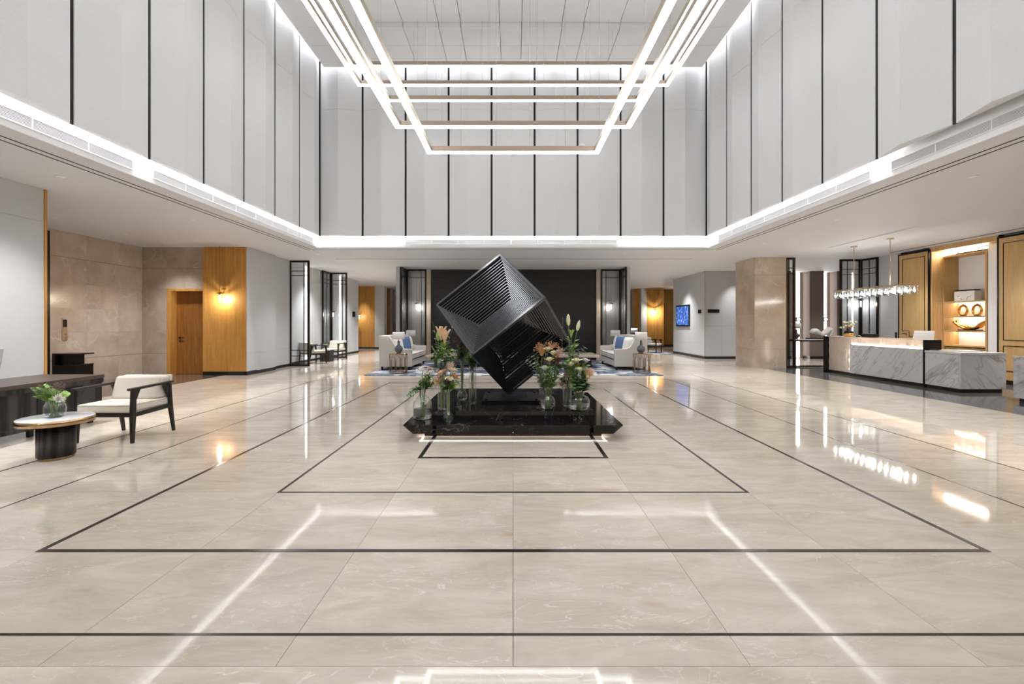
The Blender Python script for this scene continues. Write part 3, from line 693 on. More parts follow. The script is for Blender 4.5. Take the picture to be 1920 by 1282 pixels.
# ------------------------------------------------------------------ reception wall joinery
def joinery(label, y0, y1, keyside):
    t = thing('wood_panel', label, 'wall panel', (10.9, y0, 0), 0)
    L = y1-y0
    B(-.04, 0, 0, L, .1, 3.24).build('board', 'wood_honey_light', t); B(-.03, 0, 0, L, 0, .1).build('skirting', 'baseboard_black', t)
    f = MB().box(-.05, 0, -.03, 0, .1, 3.28).box(-.05, 0, L, L+.03, .1, 3.28).box(-.05, 0, 0, L, 3.24, 3.28); f.build('edge_frame', 'metal_black', t)
    i, w, x0, x1 = .1, .014, -.046, -.04
    ln = MB()
    def h(a, b, z): ln.box(x0, x1, min(a, b), max(a, b), z-w/2, z+w/2)
    def v(y, a, b): ln.box(x0, x1, y-w/2, y+w/2, min(a, b), max(a, b))
    zb, zt = .98, 3.12
    h(i, L-i, zt); k = .16
    ya, yb_ = (L-i, i) if keyside > 0 else (i, L-i)      # ya: key side
    sg = 1 if ya > yb_ else -1
    v(yb_, zb, zt); v(ya, zb+k, zt)
    h(ya, ya-sg*k*1.4, zb+k); v(ya-sg*k*1.4, zb+k*.3, zb+k); h(ya-sg*k*1.4, yb_, zb)
    v(ya-sg*k*1.4, zb, zb+k*.4)
    h(ya-sg*k*.0, ya-sg*k*.9, zb+k*.55); v(ya-sg*k*.9, zb+k*.1, zb+k*.55)
    h(i, L-i, zb-.13); v(i, .3, zb-.13); v(L-i, .3, zb-.13); h(i, L-i, .3)
    ln.build('inlay_line', 'metal_black', t)
    return t
joinery('tall honey wood panel with black key inlay between grey wall and lit alcove', 12.03, 12.93, 1)
joinery('wide honey wood panel with black key inlay behind the second desk', 7.2, 10.28, -1)
joinery('honey wood panel with black key inlay next to the entrance', 4.0, 7.1, 1)
struct('trim_alcove', MB().box(10.9, 11.2, 11.97, 12.03, 0, ZC).box(10.9, 11.2, 10.3, 11.97, 3.21, ZC).box(10.9, 11.2, 10.3, 10.33, 0, ZC), 'wood_honey_light', 'honey wood lining of the lit alcove')
struct('wall_alcove', MB().box(11.22, 11.6, 10.33, 10.86, 0, ZC).box(11.62, 11.7, 10.3, 12.2, 0, ZC), 'paint_white', 'white back and pier of the lit alcove')
tag(B(11.22, 11.27, 10.9, 11.95, 3.13, 3.19).build('led_strip', 'led_warm'), 'warm light strip over the alcove shelf unit', 'led strip')
# shelf unit
t = thing('display_shelf', 'honey wood display shelf unit in the lit alcove', 'shelf', (11.2, 10.87, 0))
B(0, .40, 0, .04, 0, 3.09).build('side_board', 'wood_honey_light', t); B(0, .40, 1.08, 1.12, 0, 3.09).build('side_board', 'wood_honey_light', t)
B(0, .40, .04, 1.08, 3.05, 3.09).build('top_board', 'wood_honey_light', t); B(.05, .40, .04, 1.08, 0, .74).build('plinth', 'wood_honey_light', t)
B(.385, .40, .04, 1.08, .74, 3.05).build('back_board', 'paper_white', t)
for k, z in enumerate((.80, 1.17, 1.53, 1.91)):
    s = B(.01, .385, .04, 1.08, z-.035, z).build('shelf_board', 'wood_honey_light', t)
    if k: B(.28, .31, .05, 1.07, z-.040, z-.036).build('light_strip', 'led_shelf', s)
def ring(label, y):
    t = thing('ring_sculpture', label, 'sculpture', (11.38, y, 1.53), 0, 'gold ring sculptures')
    pts = [(0, .105*math.cos(a), .145+.125*math.sin(a)) for a in [2*pi*k/28 for k in range(28)]]
    MB().tube(pts, .028, 10, closed=True).build('ring', 'gold', t); B(-.04, .04, -.05, .05, 0, .015).build('base', 'metal_black', t)
    MB().tube([(0, .0, .285), (0, .0, .31)], .012, 8).build('finial', 'gold', t)
ring('gold ring sculpture on the lit shelf beside the honey side board', 11.62); ring('gold ring sculpture on the lit shelf beside the white pier', 11.27)
t = thing('wave_bowl', 'crumpled gold bowl sculpture on a black stand', 'sculpture', (11.38, 11.45, 1.17))
B(-.06, .06, -.26, .26, 0, .025).build('stand', 'metal_black', t)
vs = []; fs = []
nu, nv = 24, 8
for i in range(nu+1):
    u = -1+2*i/nu
    for j in range(nv+1):
        v_ = -1+2*j/nv
        zz = .05+.18*abs(u)**2.2+.03*v_*v_+.018*math.sin(9*u+4*v_)*(.3+abs(v_))
        vs.append((.09*v_*(1-.6*u*u), .40*u, zz))
for i in range(nu):
    for j in range(nv): a = i*(nv+1)+j; fs.append((a, a+1, a+nv+2, a+nv+1))
o = MB().add(vs, fs, True).build('bowl', 'gold', t); md = o.modifiers.new('solid', 'SOLIDIFY'); md.thickness = .03
t = thing('white_box', 'white lacquer box with a black carved top on the upper shelf', 'box', (11.38, 11.5, 1.91))
B(-.09, .09, -.25, .27, 0, .25).build('body', 'ceramic_white', t, bevel=.01)
m = MB()
for k in range(11): m.blob((0, -.25+k*.055, .265+.008*(k % 2)), .07, .034, .016, 8, 6)
m.build('carved_top', 'metal_black', t)
for s in (-1, 1): MB().tube([(-.1, .06*s, .03), (-.115, .1*s, .09), (-.1, .17*s, .13)], .007, 6).build('handle', 'chrome', t)

# ------------------------------------------------------------------ reception desk
t = thing('reception_desk', 'long white veined marble reception desk with raised lit counter', 'reception desk', (8.7, 8.93, 0))
B(.04, .84, .04, 3.8, 0, .07).build('plinth', 'baseboard_black', t)
B(0, .03, .82, 2.94, .07, .80).build('front_slab', 'calacatta', t, bevel=.003)           # grey marble front
B(0, .88, 0, .05, .07, .73).build('end_slab', 'calacatta_end', t, bevel=.003)
B(0, .05, .05, .78, .07, .73).build('front_slab', 'calacatta', t, bevel=.003)
B(-.003, .883, -.003, .79, .735, .78).build('worktop', 'calacatta', t, bevel=.003)
B(.35, .88, .79, 3.82, .735, .78).build('worktop', 'marble_white', t)
B(.83, .88, .05, 3.82, .07, .735).build('rear_panel', 'wood_honey_light', t)
B(-.01, .1, .785, .82, .0, .80).build('black_post', 'metal_black', t)
B(-.01, .36, .79, .82, .79, 1.0).build('counter_end', 'metal_black', t, bevel=.003)
B(-.06, .5, 3.82, 3.88, 0, 1.0).build('black_end', 'metal_black', t, bevel=.003)
B(.0, .36, .82, 3.82, .985, 1.0).build('counter_top', 'mosaic_cream', t)
cb = B(.075, .34, .82, 3.82, .07, .985).build('counter_body', 'mosaic_cream', t)
B(.033, .060, .84, 2.93, .750, .760).build('light_strip', 'led_warm', cb)
B(.033, .060, 2.915, 2.925, .1, .745).build('light_strip', 'led_warm', cb)
ms = {}
for y0, y1, z0, z1, nz, ny in ((.82, 2.94, .80, .985, 3, 22), (2.96, 3.82, .07, .985, 15, 9)):
    dy, dz = (y1-y0)/ny, (z1-z0)/nz
    for k in range(4): ms[k] = B(0, .012, .002, dy-.002, .002, dz-.002).mesh('mosaic_tile')
    for a in range(ny):
        for b in range(nz):
            mkobj('mosaic_tile', ms[0], 'mosaic_cream', cb, (.075-.010-random.choice((0, .003, .006, .009)), y0+a*dy, z0+b*dz))
t = thing('reception_desk', 'plain white veined marble desk without a raised counter', 'reception desk', (8.66, 5.2, 0))
B(.04, .84, .04, 2.7, 0, .07).build('plinth', 'baseboard_black', t)
B(0, .05, 0, 2.76, .07, .735).build('front_slab', 'calacatta', t); B(.05, .88, 2.71, 2.76, .07, .735).build('end_slab', 'calacatta_end', t); B(.05, .88, 0, .05, .07, .735).build('end_slab', 'calacatta_end', t)
B(-.003, .883, -.003, 2.763, .737, .785).build('worktop', 'calacatta', t)
# things on the desk
t = thing('monitor', 'white computer monitor seen from behind on the reception desk', 'monitor', (9.22, 10.36, .78))
o = MB().hexa([(-.02, -.27, .07), (0, -.27, .07), (0, .27, .07), (-.02, .27, .07), (.04, -.25, .40), (.06, -.25, .40), (.06, .25, .40), (.04, .25, .40)]).build('screen_back', 'paper_white', t, bevel=.006)
B(-.02, .03, -.03, .03, 0, .2).build('stand', 'champagne', t); B(-.08, .1, -.1, .1, 0, .012).build('foot', 'champagne', t)
t = thing('document_tray', 'low white paper tray on the reception worktop', 'tray', (9.2, 9.35, .78)); B(-.15, .15, -.2, .2, 0, .012).build('tray', 'paper_white', t); B(-.13, .13, -.18, .18, .012, .022).build('paper_stack', 'paper_white', t)
t = thing('box', 'low dark wooden box on the raised reception counter', 'box', (8.88, 11.45, 1.0)); B(-.08, .08, -.16, .16, 0, .075).build('body', 'oak_frame', t, bevel=.004); B(-.085, .085, -.165, .165, .075, .09).build('lid', 'oak_frame', t)
t = thing('telephone', 'slim black upright handset on the reception worktop', 'telephone', (9.12, 10.95, .78)); B(-.03, .03, -.025, .025, 0, .03).build('cradle', 'metal_black', t); B(-.012, .012, -.02, .02, .03, .36).build('handset', 'metal_black', t, bevel=.006)

# linear crystal chandelier
t = thing('chandelier', 'long linear glass cup chandelier above the reception desk', 'chandelier', (8.8, 11.3, 2.0))
for y in (-.57, .57):
    MB().lathe([(0, 0), (.075, 0), (.075, -.018), (.02, -.03), (0, -.03)][::-1], 20, (0, y, ZC-2.0)).build('canopy', 'brass_light', t)
    MB().tube([(0, y, .24), (0, y, ZC-2.03)], .009, 8).build('rod', 'brass_light', t)
fr = MB()
for x in (-.095, .095): fr.bar((x, -1.18, .2), (x, 1.18, .2), .012, .012)
fr.bar((0, -1.18, .24), (0, 1.18, .24), .014, .014)
for k in range(13): y = -1.11+k*.185; fr.bar((-.16, y, .2), (.16, y, .2), .01, .01); fr.bar((0, y, .2), (0, y, .26), .01, .01)
fr.build('frame', 'brass_light', t)
cup = MB().lathe([(.062, 0), (.066, .19), (.063, .19), (.059, .004)], 16).mesh('glass_cup'); cup.materials.append(M['glass_thin'])
bul = MB().blob((0, 0, .08), .021, .021, .032, 10, 6).mesh('bulb'); bul.materials.append(M['bulb_cool'])
for k in range(13):
    for x in (-.095, .095):
        y = -1.11+k*.185
        g = mkobj('glass_cup', cup, None, t, (x, y, 0)); mkobj('bulb', bul, None, g)
for y in (-.8, 0, .8): point((0, y, .08), 4, (1, .95, .88), .08, t)

# console with lamp and sculpture
t = thing('console_table', 'slim dark metal console table beside the glass screen', 'console table', (9.31, 14.15, 0))
B(-.75, .75, -.18, .18, .84, .87).build('top', 'marble_white', t); 
for x in (-.72, .72):
    for y in (-.16, .16): B(x-.015, x+.015, y-.015, y+.015, 0, .84).build('leg', 'metal_black', t)
for y in (-.16, .16): B(-.735, .735, y-.015, y+.015, .01, .04).build('stretcher', 'metal_black', t); B(-.735, .735, y-.015, y+.015, .8, .84).build('apron', 'metal_black', t)
t = thing('abstract_sculpture', 'smooth white abstract figure sculpture on the console', 'sculpture', (PX(1539, 14.15), 14.15, .87))
B(-.40, .40, -.12, .12, 0, .04).build('base', 'metal_black', t)
pts = [(-.30, 0, .17), (-.24, 0, .25), (-.16, 0, .25), (-.08, 0, .17), (.02, 0, .13), (.12, 0, .17), (.2, 0, .27), (.28, 0, .31), (.33, 0, .24), (.31, 0, .15), (.27, 0, .06)]
rr = [.08, .125, .13, .115, .105, .11, .125, .12, .1, .075, .055]
m = MB(); ring_n = 12; vs = []; fs = []
for i, (p, r) in enumerate(zip(pts, rr)):
    for k in range(ring_n):
        a = 2*pi*k/ring_n
        d = Vector(pts[min(i+1, len(pts)-1)])-Vector(pts[max(i-1, 0)]); d.normalize(); nrm = Vector((-d.z, 0, d.x))
        vs.append(Vector(p)+nrm*r*math.sin(a)*.75+Vector((0, 1, 0))*r*math.cos(a))
for i in range(len(pts)-1):
    for k in range(ring_n): fs.append((i*ring_n+k, i*ring_n+(k+1) % ring_n, (i+1)*ring_n+(k+1) % ring_n, (i+1)*ring_n+k))
fs += [tuple(range(ring_n))[::-1], tuple((len(pts)-1)*ring_n+k for k in range(ring_n))]
o = m.add(vs, fs, True).build('figure', 'ceramic_white', t); sd = o.modifiers.new('sub', 'SUBSURF'); sd.levels = sd.render_levels = 2

# ------------------------------------------------------------------ lounge furniture
def table_lamp(label, x, y, z, base='ceramic_blue', group='drum shade table lamps', s=1.0):
    t = thing('table_lamp', label, 'table lamp', (x, y, z+(.014 if z < .6 else 0)), 0, group)
    MB().lathe([(.0, 0), (.06, 0), (.06, .02), (.045, .025), (0, .025)], 20).build('foot', 'brass', t)
    MB().lathe([(.04, .02), (.07, .04), (.105, .09), (.112, .13), (.10, .175), (.06, .215), (.035, .24), (.03, .28), (.033, .34), (.02, .35), (0, .35)], 28).build('base', base, t)
    MB().tube([(0, 0, .34), (0, 0, .46)], .008, 8).build('stem', 'brass', t)
    MB().lathe([(.158, .39), (.168, .39), (.158, .59), (.15, .59), (.158, .392)], 32).build('shade', 'shade_white', t)
    MB().lathe([(0, .588), (.15, .588)], 24).build('shade_diffuser', 'shade_white', t)
    t.scale = (s, s, s); return t
def side_table(label, x, y):
    t = thing('side_table', label, 'side table', (x, y, .014), 0, 'drum side tables with arched wire sides')
    MB().lathe([(0, .49), (.24, .49), (.245, .495), (.245, .508), (.24, .512), (0, .512)], 32).build('top', 'brass', t)
    MB().tube([(.235*math.cos(2*pi*k/32), .235*math.sin(2*pi*k/32), .012) for k in range(32)], .008, 8, closed=True).build('base_ring', 'brass', t)
    n = 10
    for k in range(n):
        a0 = 2*pi*k/n; w = 2*pi/n*.36
        def C(a, z): return (.235*math.cos(a), .235*math.sin(a), z)
        pts = [C(a0-w, .08)]+[C(a0-w, .34)]+[C(a0+w*math.cos(pi-q*pi/8), .34+.09*math.sin(q*pi/8)) for q in range(1, 8)]+[C(a0+w, .34), C(a0+w, .08)]+[C(a0+w*math.cos(q*pi/8), .08-.05*math.sin(q*pi/8)) for q in range(1, 8)]
        MB().tube(pts, .005, 6, closed=True).build('arch', 'brass', t)
        MB().tube([C(a0, .43), C(a0, .49)], .005, 6).tube([C(a0+pi/n, .02), C(a0+pi/n, .49)], .005, 6).build('upright', 'brass', t)
    return t
side_table('brass drum side table before the sofa on the lift side', -3.12, 12.5); table_lamp('blue gourd lamp with white drum shade beside the lift side sofa', -3.11, 12.5, .512)
side_table('brass drum side table before the sofa on the reception side', 3.5, 12.5); table_lamp('blue gourd lamp with white drum shade beside the reception side sofa', 3.48, 12.5, .512)
side_table('brass drum side table between lift side sofa and satin screen', -3.5, 15.75); table_lamp('lamp with dark base and white drum shade behind the lift side sofa', -3.5, 15.75, .512, 'ceramic_dark')
side_table('brass drum side table between reception side sofa and satin screen', 3.5, 15.75); table_lamp('lamp with dark base and white drum shade behind the reception side sofa', 3.5, 15.75, .512, 'ceramic_dark')
side_table('brass drum side table beside the distant armchair', 5.85, 22.2); table_lamp('small distant drum shade lamp beyond the reception side sofa', 5.85, 22.2, .512, 'ceramic_dark')
table_lamp('dark vase lamp with grey drum shade on the console', PX(1493, 14.15), 14.15, .87, 'ceramic_dark', s=.82)

def sofa(label, x, y0, y1, sgn):
    t = thing('sofa', label, 'sofa', (x, (y0+y1)/2, .014), 0 if sgn > 0 else pi, 'pale fabric sofas')
    L = y1-y0; h = L/2
    prof = [(-.46, .1), (.46, .1), (.46, .585), (.44, .605), (.12, .61), (.03, .645), (-.05, .74), (-.12, .88), (-.18, .955), (-.25, .975), (-.47, .975), (-.485, .96)]
    for s in (-1, 1):
        a, b = sorted((s*h, s*(h-.11))); MB().prism(prof, a, b, 'y').build('arm', 'fabric_sofa', t, bevel=.018, seg=3)
    MB().prism([(-.46, .28), (-.2, .28), (-.27, .98), (-.485, .98)], -h+.11, h-.11, 'y').build('back', 'fabric_sofa', t, bevel=.02, seg=3)
    B(-.46, .44, -h+.11, h-.11, .1, .28).build('base', 'fabric_sofa', t, bevel=.012)
    for k in range(2):
        a = -h+.115+k*(h-.11); c = B(-.2, .45, a, a+h-.115, .285, .45).build('seat_cushion', 'fabric_sofa', t, bevel=.045, seg=4)
        MB().tube([(.445, a+.03, .44), (.445, a+h-.145, .44)], .006, 6).tube([(.447, a+.03, .30), (.447, a+h-.145, .30)], .006, 6).build('piping', 'fabric_dark', c)
    for sx in (-.4, .38):
        for sy in (-h+.08, h-.08): MB().bar((sx, sy, 0), (sx, sy, .1), .035, .035, w2=.06, h2=.06).build('foot', 'oak_frame', t)
    return t
sofa('pale fabric sofa on the lift side of the rug', -3.345, 13.08, 15.3, 1)
sofa('pale fabric sofa on the reception side of the rug', 3.345, 13.08, 15.3, -1)
def pillow(label, x, y, z, ry, rz, mat, group, s=.24):
    t = thing('cushion', label, 'cushion', (x, y, z), 0, group)
    m = MB(); vs = []; fs = []; n = 10
    for side in (1, -1):
        for i in range(n+1):
            for j in range(n+1):
                u, v = -1+2*i/n, -1+2*j/n
                th = .075*((1-u**4)*(1-v**4))**.5
                pin = 1-.07*(1-abs(u))*abs(v)**3-.0; pin2 = 1-.07*(1-abs(v))*abs(u)**3
                vs.append((side*th, u*s*pin, v*s*pin2))
    for q in range(2):
        for i in range(n):
            for j in range(n):
                a = q*(n+1)**2+i*(n+1)+j; f = (a, a+1, a+n+2, a+n+1); fs.append(f if q else f[::-1])
    o = m.add(vs, fs, True).build('cover', mat, t); o.rotation_euler = (0, ry, rz)
    return t
for s, nm in ((-1, 'lift side'), (1, 'reception side')):
    pillow('plain white cushion beside the lamp end arm of the %s sofa' % nm, s*3.36, 13.455, .715, s*.2, s*.3, 'fabric_white', 'sofa cushions', .23)
    pillow('blue patterned cushion standing on the %s sofa' % nm, s*3.27, 13.935, .72, s*.2, s*.5, 'fabric_blue', 'sofa cushions', .235)
    pillow('pale cushion behind the blue one on the %s sofa' % nm, s*3.36, 14.42, .725, s*.2, 0, 'fabric_sofa', 'sofa cushions', .24)
    pillow('plain white cushion beside the stone wall end arm of the %s sofa' % nm, s*3.35, 14.92, .715, s*.2, 0, 'fabric_white', 'sofa cushions', .23)
tag(B(-3.85, 3.88, 11.85, 16.3, .001, .014).build('rug', 'rug'), 'large rug of blue and white brush strokes under the sofas', 'rug')
t = thing('coffee_table', 'long low table with beige stone top on black pedestals', 'coffee table', (0, 14.45, 0.014))
B(-2.6, 2.6, -.7, .7, .31, .375).build('top', 'marble_beige', t, bevel=.006)
for x in (-2.25, -.75, .75, 2.25): B(x-.13, x+.13, -.5, .5, 0, .31).build('pedestal', 'oak_black', t, bevel=.01)
t = thing('ottoman', 'dark grey fabric stool with slim legs before the coffee table', 'stool', (-1.42, 13.1, .014))
B(-.3, .3, -.28, .28, .2, .42).build('seat', 'fabric_dark', t, bevel=.05, seg=3)
for x in (-.25, .25):
    for y in (-.23, .23): MB().bar((x, y, 0), (x, y, .2), .02, .02, w2=.035, h2=.035).build('leg', 'oak_frame', t)

def armchair(label, x, y, rz, fab='fabric_cream', group='open wooden frame armchairs'):
    t = thing('armchair', label, 'armchair', (x, y, .012 if y > 20 else 0), rz, group)
    hw, d0, d1 = .315, -.28, .28
    for s in (-1, 1):
        X = s*hw
        m = MB().bar((X, d0, 0), (X, d0+.005, .30), .03, .034, up=(0, 1, 0), w2=.042, h2=.052).bar((X, d0+.005, .30), (X, d0+.015, .60), .042, .052, up=(0, 1, 0), w2=.036, h2=.05)
        m.prism([(d0+.03, .46), (d0+.10, .60), (d0+.03, .60)], X-.016, X+.016, 'x').build('front_leg', 'oak_frame', t, bevel=.004)
        m = MB().bar((X, d1+.07, 0), (X, d1+.01, .33), .03, .03, up=(0, 1, 0), w2=.038, h2=.05).bar((X, d1+.01, .33), (X, d1-.01, .61), .038, .05, up=(0, 1, 0), w2=.034, h2=.042)
        m.prism([(d1-.03, .45), (d1-.03, .60), (d1-.11, .60)], X-.015, X+.015, 'x').build('rear_leg', 'oak_frame', t, bevel=.004)
        MB().bar((X, d0-.045, .606), (X, d1+.05, .622), .058, .028, w2=.05, h2=.026).build('armrest', 'oak_frame', t, bevel=.008)
        MB().bar((X, d0+.02, .315), (X, d1, .33), .028, .05).build('side_rail', 'oak_frame', t, bevel=.004)
    MB().bar((-hw, d0+.01, .315), (hw, d0+.01, .315), .03, .045).build('front_rail', 'oak_frame', t, bevel=.004)
    MB().bar((-hw, d1, .33), (hw, d1, .33), .03, .05).build('rear_rail', 'oak_frame', t, bevel=.004)
    c = B(-hw+.012, hw-.012, d0-.02, d1+.02, .34, .435).build('seat_cushion', fab, t, bevel=.026, seg=4)
    MB().tube([(-hw+.03, d0-.018, .425), (hw-.03, d0-.018, .425)], .005, 6).tube([(hw-.014, d0, .425), (hw-.014, d1, .425)], .005, 6).tube([(-hw+.014, d0, .425), (-hw+.014, d1, .425)], .005, 6).build('piping', fab, c)
    MB().prism([(d1-.17, .435), (d1-.0, .435), (d1+.05, .70), (d1-.09, .70)], -hw+.03, hw-.03, 'x').build('back_cushion', fab, t, bevel=.03, seg=4)
    MB().prism([(d1+.005, .40), (d1+.03, .40), (d1+.085, .705), (d1+.06, .705)], -hw+.02, hw-.02, 'x').build('back_panel', fab, t, bevel=.01)
    return t
armchair('cream fabric armchair with black frame beside the oval table', -4.60, 5.455, .0)
armchair('taupe armchair with its back to the glass screen', -6.75, 15.55, pi*.8, 'fabric_cream')
armchair('taupe armchair facing the small black table', -6.62, 17.0, -.15, 'fabric_cream')
armchair('pale distant armchair in the corridor beyond the display screen', 6.35, 20.9, .9, 'fabric_sofa')
tag(B(5.2, 7.1, 20.0, 22.8, .001, .012).build('rug', 'rug'), 'small distant rug under the distant pale armchair', 'rug')
t = thing('side_table', 'small black cube table between the two taupe armchairs', 'side table', (-6.62, 16.35, 0)); B(-.17, .17, -.2, .2, 0, .40).build('body', 'oak_black', t, bevel=.01); B(-.2, .2, -.23, .23, .40, .425).build('top', 'marble_white', t)

# left desk group
t = thing('desk', 'long black oak desk with panelled front by the fabric wall', 'desk', (-6.08, 4.6, 0))
B(-.43, .43, -1.75, 1.76, .60, .645).build('top', 'oak_top', t, bevel=.004)
B(.405, .425, -1.74, 1.75, .54, .60).build('front_edge', 'oak_black', t)
for k in range(4): a = -1.72+k*.8675; B(.38, .405, a+.004, a+.8635, .14, .54).build('front_panel', 'oak_black', t, bevel=.003)
B(.36, .415, -1.74, 1.75, .09, .135).build('bottom_rail', 'oak_black', t)
B(-.42, .40, 1.71, 1.75, .09, .60).build('end_panel', 'oak_black', t); B(-.42, .40, -1.74, -1.70, .09, .60).build('end_panel', 'oak_black', t)
for x in (-.38, .33):
    for y in (-1.6, -.35, .87, 1.65): B(x-.02, x+.02, y-.025, y+.025, 0, .09).build('leg', 'oak_frame', t)
t = thing('laptop', 'open white laptop at the back of the black desk', 'laptop', (-6.28, 5.47, .645), .0)
B(-.24, -.02, -.15, .15, 0, .015).build('keyboard_base', 'paper_white', t, bevel=.004)
MB().hexa([(-.03, -.16, .015), (-.02, -.16, .015), (-.02, .16, .015), (-.03, .16, .015), (.04, -.16, .40), (.05, -.16, .40), (.05, .16, .40), (.04, .16, .40)]).build('lid', 'paper_white', t, bevel=.004)
t = thing('oval_table', 'oval side table with white marble top and black drum base', 'side table', (-4.59, 4.62, 0))
MB().lathe([(0, .385), (.282, .385), (.292, .392), (.292, .408), (.287, .412), (0, .412)], 48).build('top', 'marble_white', t)
MB().lathe([(.289, .352), (.296, .352), (.296, .408), (.289, .408)], 48).build('brass_rim', 'brass', t)
MB().lathe([(0, .352), (.289, .352), (.289, .386), (0, .386)], 48).build('underside', 'oak_frame', t)
MB().lathe([(0, .03), (.148, .03), (.148, .352), (0, .352)], 40).build('drum', 'oak_black', t)
MB().lathe([(0, 0), (.138, 0), (.138, .03), (0, .03)], 40).build('brass_foot', 'brass', t)
t = thing('litter_bin', 'black angular litter bin with open ashtray top by the lift', 'litter bin', (-9.2, 9.62, 0), -.05)
B(-.25, .24, -.2, .2, 0, .48).build('body', 'metal_black', t, bevel=.004); B(-.25, -.19, -.2, .2, .48, .70).build('back_post', 'metal_bronze', t); B(-.25, .26, -.2, .2, .70, .73).build('ashtray_top', 'metal_bronze', t, bevel=.004)
B(.0, .26, -.21, .19, .48, .5).build('lip', 'metal_bronze', t); B(-.19, .06, -.12, .18, .48, .70).build('inner_bin', 'metal_black', t)

# ------------------------------------------------------------------ plinth and cube sculpture
t = thing('plinth', 'two tier black marble plinth with undercut edge under the sculpture', 'plinth', (0, YC, 0))
def frus(x0, x1, a0, z0, a1, z1, mat, name):
    # slab half with undercut sides: x0/x1 are 0 and +-1 sides
    s = x1 if x0 == 0 else x0
    bx0, bx1 = sorted((0.001*s, s*a0)); tx0, tx1 = sorted((0.001*s, s*a1))
    MB().hexa([(bx0, -a0, z0), (bx1, -a0, z0), (bx1, a0, z0), (bx0, a0, z0), (tx0, -a1, z1), (tx1, -a1, z1), (tx1, a1, z1), (tx0, a1, z1)]).build(name, mat, t)
B(-1.063, 1.063, -1.063, 1.063, 0, .053).build('recessed_base', 'marble_black', t)
for s in (-1, 1): frus(0, s, 1.178, .053, 1.268, .166, 'marble_black', 'lower_slab'); frus(0, s, 1.268, .166, 1.272, .174, 'marble_black', 'lower_slab_edge'); frus(0, s, .986, .174, .986, .279, 'marble_black', 'upper_slab')
m = MB()
for a in (-1, 1): m.box(-1.12, 1.12, a*1.10-.012, a*1.10+.012, .045, .053).box(a*1.10-.012, a*1.10+.012, -1.12, 1.12, .045, .053)
m.build('light_strip', 'led_plinth', t)
# cube
E_ = 1.1723
U = Vector((.779, .051, .625))*E_; V = Vector((-.5, .653, .569))*E_; W = Vector((.379, .755, -.534))*E_
F0 = Vector((-.506, 5.694, .945))
t = thing('cube_sculpture', 'black steel cube sculpture of nested square frames balanced on its corner', 'sculpture', (-.06, 6.58, .279))
base = Vector((-.06, 6.58, .279))
FR_N = 17
def cube_face(o, a, b, n, depth, inner_a, inner_b, name='square_frame'):
    """o corner, a/b edge vectors, n inward edge vector"""
    for k in range(FR_N):
        s = k/(FR_N-1)
        fa, fb = 1+(inner_a-1)*s, 1+(inner_b-1)*s
        c = o+a*.5+b*.5+n*depth*s
        P = [c-a*fa/2-b*fb/2, c+a*fa/2-b*fb/2, c+a*fa/2+b*fb/2, c-a*fa/2+b*fb/2]
        w = .010
        q = [c-a*fa/2-b*fb/2+(a.normalized()+b.normalized())*w, c+a*fa/2-b*fb/2+(-a.normalized()+b.normalized())*w, c+a*fa/2+b*fb/2-(a.normalized()+b.normalized())*w, c-a*fa/2+b*fb/2+(a.normalized()-b.normalized())*w]
        h = n.normalized()*.035
        vs = [p-base for p in P]+[p-base for p in q]+[p+h-base for p in P]+[p+h-base for p in q]
        fs = []
        for i in range(4):
            j = (i+1) % 4
            fs += [(i, j, 4+j, 4+i), (8+i, 12+i, 12+j, 8+j), (i, 8+i, 8+j, j), (4+i, 4+j, 12+j, 12+i)]
        MB().add(vs, fs).build(name, 'sculpture_black', t)
plain('sculpture_black', srgb(100, 100, 103), .17, .75, .6, noise=.03)
cube_face(F0, U, V, W, .21, .5, .05)
cube_face(F0, U, W, V, .40, .32, .05)
cube_face(F0+W, U, V, -W, .2, .5, .05)
cube_face(F0+V, U, W, -V, .2, .5, .05)
cube_face(F0, V, W, U, .16, .45, .45)
cube_face(F0+U, V, W, -U, .16, .45, .45)
B(-.36, .44, -.40, .40, 0, .03).build('base_plate', 'metal_black', t); 
MB().box(-.1, .26, -.12, .12, .03, .075).build('shoe', 'sculpture_black', t)
for x, y in ((-.3, -.34), (.38, -.34), (-.3, .34), (.38, .34)): MB().lathe([(0, .03), (.022, .03), (.022, .05), (0, .05)], 8, (x, y, 0)).build('bolt', 'metal_black', t)

# ------------------------------------------------------------------ vases and flowers
def vase(label, x, y, z, prof, group, water=None, n=28, sq=None):
    t = thing('vase', label, 'vase', (x, y, z), 0, group)
    inner = [(max(r-.004, .001), zz+(.006 if i == 0 else 0)) for i, (r, zz) in enumerate(prof)][::-1]
    m = MB().lathe([(0.0001, 0)]+prof+inner+[(0.0001, inner[-1][1])], n)
    m.build('glass', 'glass_thin', t)
    rim = prof[-1]; MB().tube([(rim[0]*math.cos(2*pi*k/24), rim[0]*math.sin(2*pi*k/24), rim[1]) for k in range(24)], .0025, 6, closed=True).build('rim', 'glass_rim', t)
    b0 = prof[0]; MB().lathe([(0.0001, .002), (b0[0]*.92, .002), (b0[0]*.95, .010), (b0[0]*.7, .014), (0.0001, .012)], n).build('thick_base', 'glass_clear', t)
    if water:
        pr = [(max(r-.006, .002), zz+.004) for r, zz in prof if zz < water]; pr = [(.0001, pr[0][1])]+pr+[(pr[-1][0], water), (.0001, water)]
        MB().lathe(pr, n).build('water', 'water', t)
    return t
glass_mat('glass_clear', (.96, .98, .97, 1)); pane_mat('glass_rim', (.9, .92, .92, 1), .9)
rnd = random.Random(3)
